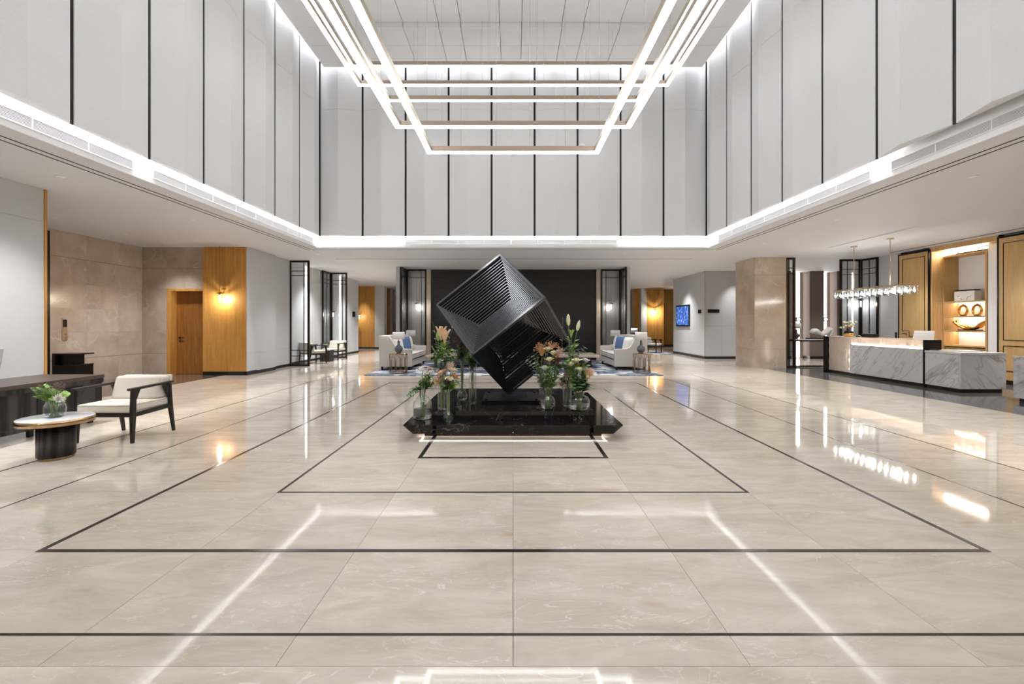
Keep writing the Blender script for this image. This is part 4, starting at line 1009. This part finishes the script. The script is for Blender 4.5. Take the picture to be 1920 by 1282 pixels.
def petal(m, c, d, up, L, Wd, curl=.3, cup=.25, n=3):
    """a curved petal from c along d"""
    d = d.normalized(); s = d.cross(up)
    s = s.normalized() if s.length > 1e-4 else d.orthogonal().normalized()
    u = s.cross(d).normalized()
    vs = []
    for i in range(n+1):
        f = i/n; wd = Wd*(.45+.6*math.sin(pi*min(1, f*.95)*.8))*(1 if f < 1 else .6)
        ctr = c+d*L*f*(1-.15*curl*f)+u*(curl*L*f*f)
        for j in (-1, 0, 1): vs.append(ctr+s*wd*j*.5+u*(cup*wd*abs(j)*.5))
    fs = []
    for i in range(n):
        for j in range(2): a = i*3+j; fs.append((a, a+1, a+4, a+3))
    m.add(vs, fs, True)
def leaf(m, c, d, up, L, Wd, bend=-.2): petal(m, c, d, up, L, Wd, bend, .15, 4)
def frame_of(d):
    d = d.normalized(); a = d.orthogonal().normalized(); return a, d.cross(a)
def bloom(kind, p, d, r):
    m = MB(); a, b = frame_of(d)
    if kind == 'rose':
        for k, (nn, rr, op) in enumerate(((3, .35, .1), (5, .62, .28), (6, .85, .5), (7, 1.0, .85))):
            for q in range(nn):
                th = 2*pi*q/nn+k*.6; o = a*math.cos(th)+b*math.sin(th)
                petal(m, p+o*r*.1*k-d*r*.35, d*(1.0-op*.35)+o*op, -o, r*(.8+.1*k), r*(.8+.25*k), .25 if k < 3 else -.2, .3)
        m.blob(p, r*.5, r*.5, r*.5, 8, 6)
    elif kind == 'mum':
        for q in range(46):
            th = q*2.4; el = .15+1.2*q/46; o = (a*math.cos(th)+b*math.sin(th))*math.sin(el)+d*math.cos(el)
            petal(m, p, o, d, r*(.75+.3*rnd.random()), r*.22, .2, .3, 2)
        m.blob(p, r*.3, r*.3, r*.3, 8, 5)
    elif kind == 'lily':
        for q in range(6):
            th = 2*pi*q/6; o = a*math.cos(th)+b*math.sin(th)
            petal(m, p-d*r*.9+o*r*.05, d+o*.24, -o, r*2.1, r*.55, -.18, .25, 4)
    elif kind == 'bud':
        m.lathe([(.0005, 0), (r*.28, r*.4), (r*.36, r*1.0), (r*.24, r*1.7), (.0005, r*2.1)], 8)
        R = Vector((0, 0, 1)).rotation_difference(d.normalized()).to_matrix()
        m.v = [tuple(p+R @ Vector(v)) for v in m.v]
    elif kind == 'umbel':
        for q in range(15):
            th = q*2.4; rr = r*math.sqrt(q/15); o = p+(a*math.cos(th)+b*math.sin(th))*rr*1.25+d*(.25*r*rnd.random()-.3*rr*rr/r)
            m.blob(o, r*.2, r*.2, r*.14, 7, 5)
            for k in range(5):
                ph = 2*pi*k/5; petal(m, o, (a*math.cos(ph)+b*math.sin(ph))+d*.35, d, r*.36, r*.3, .1, .2, 2)
    elif kind == 'tuft':
        for q in range(34):
            th = q*2.4; el = .2+1.4*rnd.random(); o = (a*math.cos(th)+b*math.sin(th))*math.sin(el)+d*math.cos(el)
            m.bar(p, p+o*r*(.6+.5*rnd.random()), .004, .004, w2=.0015, h2=.0015)
            q2 = p+o*r*(.6+.45*rnd.random()); m.blob(q2, .007, .007, .007, 5, 4)
    return m
def flower(kind, col, root, mouth, tip, r, label, group, stem='stem_green', leaves=5, leafmat='leaf_green', lsize=.05, name=None):
    root, mouth, tip = Vector(root), Vector(mouth), Vector(tip)
    t = thing(name or {'rose': 'rose', 'mum': 'chrysanthemum', 'lily': 'lily', 'bud': 'lily_bud', 'umbel': 'umbel_flower', 'tuft': 'filler_flower', 'fern': 'fern_frond', 'euc': 'eucalyptus_sprig', 'leafy': 'leafy_sprig', 'twig': 'curly_twig'}[kind], label, 'flower' if kind not in ('fern', 'euc', 'leafy', 'twig') else 'foliage', tuple(root), 0, group)
    pts = []
    for i in range(9):
        f = i/8
        if f < .45: p = root.lerp(mouth, f/.45)
        else:
            g = (f-.45)/.55; mid = mouth+(mouth-root).normalized()*(tip-mouth).length*.45; p = mouth*(1-g)**2+mid*2*g*(1-g)+tip*g*g
        pts.append(p-root)
    if kind == 'twig':
        pts = [p+Vector((.012*math.sin(i*1.9), .01*math.cos(i*1.4), 0))*(i/8) for i, p in enumerate(pts)]
    MB().tube(pts, .0045 if kind != 'twig' else .005, 6, r2=.0028).build('stem', stem, t)
    d = (pts[-1]-pts[-2]).normalized(); T = pts[-1]
    if kind in ('rose', 'mum', 'lily', 'bud', 'umbel', 'tuft'): bloom(kind, T, d, r).build('bloom', col, t)
    m = MB(); up = Vector((0, 0, 1))
    def along(f): i = min(7, int(f*8)); g = f*8-i; return pts[i].lerp(pts[i+1], g), (pts[i+1]-pts[i]).normalized()
    if kind == 'fern':
        for q in range(16):
            f = .5+.5*q/15; c, dd = along(min(.999, f)); s = dd.cross(up).normalized()
            for sg in (-1, 1): leaf(m, c, s*sg+dd*.45+up*.1, up, r*(1.15-abs(f-.68)*1.6), r*.24)
    elif kind == 'euc':
        r *= 1.2
        for q in range(12):
            f = .5+.5*q/11; c, dd = along(min(.999, f)); th = q*1.57
            a, b = frame_of(dd); o = a*math.cos(th)+b*math.sin(th)
            for sg in (-1, 1): leaf(m, c, o*sg+dd*.4, dd, r*(1.1-.4*f), r*.75)
    elif kind == 'leafy':
        for q in range(24):
            f = .55+.45*q/23; c, dd = along(min(.999, f)); th = q*2.4
            a, b = frame_of(dd); o = a*math.cos(th)+b*math.sin(th); leaf(m, c, o+dd*.6, dd, r*(.8+.5*rnd.random()), r*.55)
    elif leaves:
        for q in range(leaves):
            f = .55+.4*(q+rnd.random()*.5)/leaves; c, dd = along(min(.99, f)); th = q*2.4+rnd.random()
            a, b = frame_of(dd); o = a*math.cos(th)+b*math.sin(th); leaf(m, c, o+dd*.7, dd, lsize*(.8+.5*rnd.random()), lsize*.42)
    if m.v: m.build('foliage', leafmat, t)
    return t
Z1, Z2 = .174, .279
VG = 'glass vases on the black plinth'
def bunch(vx, vy, vz, mh, mr, where, items, fill=.34):
    """items: (kind, colour, px, py, depth offset, size, extra)"""
    fl = [i for i in items if i[0] != 'twig' and i[0] != 'bud']
    for k in range(int(len(fl)*fill)):
        a, b = rnd.sample(fl, 2); f = .3+.4*rnd.random()
        items = items+[('leafy', 'leaf_green', a[2]+(b[2]-a[2])*f, a[3]+(b[3]-a[3])*f+5, a[4]+.05*rnd.random(), .036, dict(leafmat=rnd.choice(('leaf_green', 'leaf_green', 'leaf_dark', 'leaf_bright'))))]
    for k, it in enumerate(items):
        kind, col, px, py, dy, r = it[:6]; ex = it[6] if len(it) > 6 else {}
        Y = vy+dy; tip = Vector((PX(px, Y), Y, PZ(py, Y)))
        ang = 2.4*k; root = Vector((vx+.4*mr*math.cos(ang), vy+.4*mr*math.sin(ang), vz+.018))
        dirx = max(-mr*.7, min(mr*.7, (tip.x-vx)*.5)); diry = max(-mr*.7, min(mr*.7, (tip.y-vy)*.5))
        mouth = Vector((vx+dirx, vy+diry, vz+mh))
        # control point so the curve passes close to the vase mouth
        ctl = mouth*1.0
        nmc = {'petal_cream': 'cream', 'petal_white': 'white', 'petal_peach': 'peach', 'petal_orange': 'orange', 'petal_plum': 'plum', 'petal_pink': 'pink', }.get(col, '') if kind not in ('fern', 'euc', 'leafy', 'twig') else ''
        nk = {'rose': 'rose', 'mum': 'chrysanthemum', 'lily': 'lily bloom', 'bud': 'closed lily bud', 'umbel': 'flat flower cluster', 'tuft': 'feathery filler flower', 'fern': 'green fern frond', 'euc': 'grey green eucalyptus sprig', 'leafy': 'leafy green sprig', 'twig': 'thin curly brown twig'}[kind]
        flower(kind, col, root, ctl, tip, r*(1.45 if kind in ('rose', 'mum', 'umbel', 'tuft', 'lily') else 1.3), (nmc+' '+nk+' in '+where).strip(), 'flowers in '+where, **ex)
G = dict(stem='stem_brown')
# V1 squat shoulder bottle, lower tier
x, y = -1.12, 5.69
vase('wide clear bottle vase with narrow neck on the corner of the lower plinth tier', x, y, Z1, [(.115, 0), (.118, .02), (.118, .16), (.112, .20), (.085, .25), (.05, .285), (.042, .30), (.042, .35), (.052, .36)], VG, water=.12)
bunch(x, y, Z1, .34, .04, 'the wide bottle vase at the plinth corner', [
    ('umbel', 'petal_white', 800, 690, .0, .05), ('umbel', 'petal_white', 792, 693, -.05, .04), ('umbel', 'petal_pink', 809, 692, .02, .045), ('umbel', 'petal_white', 802, 697, -.07, .035),
    ('leafy', 'leaf_green', 806, 706, .03, .05), ('leafy', 'leaf_green', 794, 710, .0, .05), ('leafy', 'leaf_green', 813, 718, -.02, .045), ('fern', 'leaf_dark', 766, 740, -.06, .07, dict(leafmat='leaf_dark')), ('fern', 'leaf_dark', 771, 728, .0, .06, dict(leafmat='leaf_dark'))])
# V2 little bulb vase
x, y = -.775, 5.50
sph = [(.03, 0), (.052, .012), (.065, .04), (.066, .065), (.055, .10), (.03, .122), (.022, .14), (.022, .36), (.026, .37)]
vase('small round bulb vase with tall thin neck before the upper tier', x, y, Z1, sph, VG, water=.05)
bunch(x, y, Z1, .36, .022, 'the small bulb vase', [
    ('rose', 'petal_peach', 826, 700, -.02, .036), ('rose', 'petal_cream', 848, 694, .02, .036), ('rose', 'petal_orange', 853, 706, .0, .034), ('mum', 'petal_plum', 838, 719, -.06, .045), ('rose', 'petal_pink', 833, 696, .04, .03),
    ('rose', 'petal_cream', 842, 711, -.05, .028), ('tuft', 'petal_orange', 824, 716, -.03, .05, G), ('leafy', 'leaf_green', 819, 715, .0, .04), ('leafy', 'leaf_green', 858, 716, .02, .045), ('leafy', 'leaf_dark', 845, 724, .02, .04, dict(leafmat='leaf_dark')), ('tuft', 'petal_pink', 845, 690, .03, .05)])
# V3 tall cylinder
x, y = -.875, 5.72
cyl = lambda r, h: [(r, 0), (r, .02), (r, h*.5), (r, h)]
vase('tall wide cylinder vase of lilies on the upper plinth tier', x, y, Z2, cyl(.06, .5), VG)
bunch(x, y, Z2, .48, .05, 'the tall cylinder vase of lilies', [
    ('lily', 'petal_peach', 827, 626, .0, .06, dict(leaves=9, lsize=.09)), ('lily', 'petal_peach', 834, 632, -.05, .06, dict(leaves=9, lsize=.09)), ('bud', 'leaf_bright', 822, 640, .05, .05), ('leafy', 'leaf_bright', 830, 645, .02, .07, dict(leafmat='leaf_bright')), ('leafy', 'leaf_green', 822, 662, .0, .06), ('leafy', 'leaf_green', 844, 655, .03, .06),
    ('euc', 'leaf_green', 838, 668, -.05, .04, dict(leafmat='leaf_eucalyptus')), ('euc', 'leaf_green', 826, 676, -.07, .04, dict(leafmat='leaf_eucalyptus')), ('leafy', 'leaf_green', 814, 668, .05, .05), ('leafy', 'leaf_green', 850, 668, .05, .05), ('twig', 'leaf_green', 810, 603, .05, .05, G), ('twig', 'leaf_green', 851, 598, .03, .05, G), ('fern', 'leaf_green', 810, 650, .0, .05)])
# V4 double bubble vase
x, y = -.71, 6.42
dbl = [(.05, 0), (.07, .03), (.073, .07), (.055, .115), (.03, .13), (.05, .15), (.058, .175), (.045, .205), (.022, .23), (.020, .42), (.028, .52), (.04, .56)]
vase('double bubble vase with long stem behind the lilies', x, y, Z2, dbl, VG)
bunch(x, y, Z2, .56, .03, 'the double bubble vase', [
    ('mum', 'petal_plum', 864, 648, .0, .05), ('tuft', 'petal_plum', 858, 642, -.02, .06, G), ('tuft', 'petal_pink', 872, 644, .02, .06, G), ('euc', 'leaf_green', 853, 658, -.03, .04, dict(leafmat='leaf_eucalyptus')), ('leafy', 'leaf_green', 876, 660, .0, .05), ('leafy', 'leaf_dark', 866, 658, -.03, .05, dict(leafmat='leaf_dark')), ('rose', 'petal_plum', 874, 652, -.02, .035), ('leafy', 'leaf_green', 857, 668, -.02, .05)])
# V5 slim cylinder
x, y = -.545, 6.2
vase('slim cylinder vase with a few bare stems beside the sculpture foot', x, y, Z2, cyl(.05, .52), VG)
bunch(x, y, Z2, .5, .045, 'the slim cylinder vase by the sculpture', [('leafy', 'leaf_green', 882, 672, .0, .05, G), ('leafy', 'leaf_green', 890, 676, -.02, .05, G), ('leafy', 'leaf_green', 878, 664, .02, .05, G), ('leafy', 'leaf_dark', 886, 680, -.03, .04, dict(stem='stem_brown', leafmat='leaf_dark'))])
# V6 round jar, right group
x, y = .435, 5.75
jar = [(.06, 0), (.082, .015), (.092, .05), (.092, .10), (.08, .135), (.055, .16), (.05, .18), (.066, .20), (.068, .215)]
vase('round clear jar vase with the large mixed bouquet of orange and plum flowers', x, y, Z2, jar, VG, water=.08)
wh = 'the large mixed bouquet jar'
bunch(x, y, Z2, .22, .06, wh, [
    ('mum', 'petal_orange', 1016, 664, -.06, .055), ('mum', 'petal_orange', 1043, 669, -.04, .045), ('rose', 'petal_cream', 1027, 655, .0, .036), ('rose', 'petal_cream', 1037, 662, -.05, .034), ('rose', 'petal_cream', 1030, 674, -.08, .034), ('rose', 'petal_white', 1021, 690, -.08, .034), ('rose', 'petal_cream', 1046, 660, .05, .03),
    ('mum', 'petal_plum', 1045, 680, -.05, .055), ('mum', 'petal_plum', 1036, 684, -.02, .05), ('tuft', 'petal_orange', 1014, 656, .0, .07, G), ('tuft', 'petal_pink', 1048, 664, .03, .07, G), ('tuft', 'petal_plum', 1024, 682, -.05, .06, G), ('tuft', 'petal_orange', 1035, 652, .04, .07, G),
    ('euc', 'leaf_green', 990, 675, -.02, .04, dict(leafmat='leaf_eucalyptus')), ('euc', 'leaf_green', 1000, 668, .02, .045, dict(leafmat='leaf_eucalyptus')), ('euc', 'leaf_green', 1003, 682, -.04, .045, dict(leafmat='leaf_eucalyptus')),
    ('leafy', 'leaf_green', 1010, 690, -.05, .05), ('leafy', 'leaf_green', 1030, 690, -.1, .05), ('leafy', 'leaf_dark', 1050, 686, .0, .05, dict(leafmat='leaf_dark')), ('leafy', 'leaf_green', 1058, 678, .03, .05)])
# V7 ribbed bottle behind the jar
x, y = .43, 6.15
rib = [(.09, 0), (.095, .03), (.09, .06), (.075, .08), (.085, .10), (.075, .12), (.085, .14), (.075, .16), (.085, .18), (.07, .20), (.05, .22), (.05, .27)]
vase('ribbed clear bottle vase standing behind the round jar', x, y, Z2, rib, VG)
# V8 square column vase with dried foliage
x, y = .70, 5.95
vase('plain cylinder vase with dried pink foliage beside the squat jar', x, y, Z2, cyl(.055, .36), VG)
bunch(x, y, Z2, .36, .05, 'the cylinder vase of dried foliage', [('tuft', 'petal_pink', 1062, 705, -.05, .07, G), ('tuft', 'petal_pink', 1068, 697, .0, .07, G), ('tuft', 'petal_pink', 1056, 716, -.05, .06, G), ('leafy', 'leaf_dark', 1054, 722, -.03, .05, dict(leafmat='leaf_dark', stem='stem_brown')),
    ('bud', 'petal_cream', 1066, 612, .05, .06, dict(leaves=4)), ('bud', 'petal_cream', 1082, 621, .0, .055, dict(leaves=6, lsize=.07)), ('lily', 'leaf_bright', 1071, 626, .03, .035, dict(leaves=7, lsize=.08)), ('leafy', 'leaf_green', 1078, 645, .05, .06), ('euc', 'leaf_green', 1096, 652, .0, .045, dict(leafmat='leaf_eucalyptus')), ('leafy', 'leaf_green', 1068, 655, .08, .06), ('euc', 'leaf_green', 1086, 660, .05, .045, dict(leafmat='leaf_eucalyptus')), ('twig', 'leaf_green', 1054, 594, .1, .05, G)])
# V9 squat jar
x, y = .82, 5.72
sqj = [(.10, 0), (.122, .015), (.13, .05), (.13, .12), (.115, .155), (.07, .175), (.055, .185), (.06, .20), (.068, .205)]
vase('squat wide clear jar vase with peach and cream flowers', x, y, Z2, sqj, VG, water=.07)
bunch(x, y, Z2, .21, .06, 'the squat wide jar', [
    ('mum', 'petal_peach', 1103, 705, -.06, .075), ('mum', 'petal_cream', 1098, 699, .0, .06), ('rose', 'petal_cream', 1081, 676, .0, .035), ('rose', 'petal_cream', 1087, 693, -.06, .035), ('rose', 'petal_cream', 1071, 683, .0, .035), ('rose', 'petal_white', 1097, 676, .04, .034), ('rose', 'petal_orange', 1082, 684, .05, .03),
    ('leafy', 'leaf_green', 1092, 682, .0, .06), ('leafy', 'leaf_green', 1100, 684, .03, .055), ('leafy', 'leaf_green', 1076, 700, -.05, .06), ('leafy', 'leaf_dark', 1090, 712, -.05, .06, dict(leafmat='leaf_dark')), ('leafy', 'leaf_dark', 1101, 720, -.03, .06, dict(leafmat='leaf_dark')), ('leafy', 'leaf_green', 1072, 690, .02, .06), ('leafy', 'leaf_dark', 1084, 722, -.08, .06, dict(leafmat='leaf_dark')), ('leafy', 'leaf_green', 1062, 676, .02, .06)])
# vase on the oval table
x, y, z = -4.585, 4.6, .412
vase('small round clear vase on the oval marble table', x, y, z, [(.06, 0), (.078, .012), (.085, .04), (.088, .09), (.082, .13), (.068, .145), (.068, .155)], 'glass vase on the oval table', water=.04)
bunch(x, y, z, .15, .06, 'the vase on the oval table', fill=0, items=[
    ('mum', 'petal_white', 108, 748, -.05, .042), ('fern', 'leaf_bright', 68, 727, .0, .055, dict(leafmat='leaf_bright')), ('fern', 'leaf_bright', 82, 722, .05, .055, dict(leafmat='leaf_bright')), ('fern', 'leaf_bright', 97, 724, .04, .055, dict(leafmat='leaf_bright')), ('fern', 'leaf_bright', 72, 742, -.03, .05, dict(leafmat='leaf_bright')),
    ('euc', 'leaf_bright', 124, 737, .0, .03, dict(leafmat='leaf_bright')), ('tuft', 'petal_plum', 108, 728, .05, .05, G), ('fern', 'leaf_bright', 88, 738, .0, .05, dict(leafmat='leaf_bright'))])
# orchid and succulents on the reception counter
t = thing('flower_bowl', 'gold bowl of pale orchids on the reception counter', 'flower bowl', (8.87, 12.15, 1.0))
MB().lathe([(0, 0), (.09, 0), (.12, .04), (.125, .085), (.115, .085), (.1, .03), (0, .02)], 24).build('bowl', 'gold', t)
m = MB()
for k in range(9): m.blob((.07*math.cos(k*2.4), .07*math.sin(k*2.4), .10), .04, .04, .05, 8, 6)
m.build('dark_stones', 'metal_black', t)
for k in range(16):
    a = k*2.4; h = .22+.17*rnd.random(); rr = .04+.13*rnd.random()
    P = Vector((rr*math.cos(a), rr*math.sin(a), h)); bl = bloom('lily', P, Vector((math.cos(a)*.5-.3, math.sin(a)*.5-.5, .5)), .032); bl.build('orchid_bloom', 'petal_cream', t)
    MB().tube([(0, 0, .1), (P.x*.4, P.y*.4, h*.7), tuple(P)], .004, 5).build('stem', 'stem_brown', t)
t = thing('succulent', 'low green succulent on the reception counter beside the dark box', 'plant', (8.86, 11.8, 1.0))
m = MB()
for k in range(26):
    a = k*2.4; leaf(m, Vector((0, 0, .01)), Vector((math.cos(a), math.sin(a)*1.6, .25+.5*(k % 3)*.4)), Vector((0, 0, 1)), .07+.05*rnd.random(), .035)
m.build('leaves', 'leaf_green', t); MB().lathe([(0, 0), (.05, 0), (.06, .025), (0, .03)], 16).build('dish', 'ceramic_dark', t)
t = thing('small_plant', 'tiny potted plant on the small black table by the taupe armchairs', 'plant', (-6.66, 16.35, .425))
MB().lathe([(0, 0), (.04, 0), (.05, .09), (0, .09)], 14).build('pot', 'ceramic_white', t)
m = MB()
for k in range(18): a = k*2.4; leaf(m, Vector((0, 0, .09)), Vector((math.cos(a), math.sin(a), .9+.6*rnd.random())), Vector((0, 0, 1)), .12, .04)
m.build('leaves', 'leaf_bright', t)
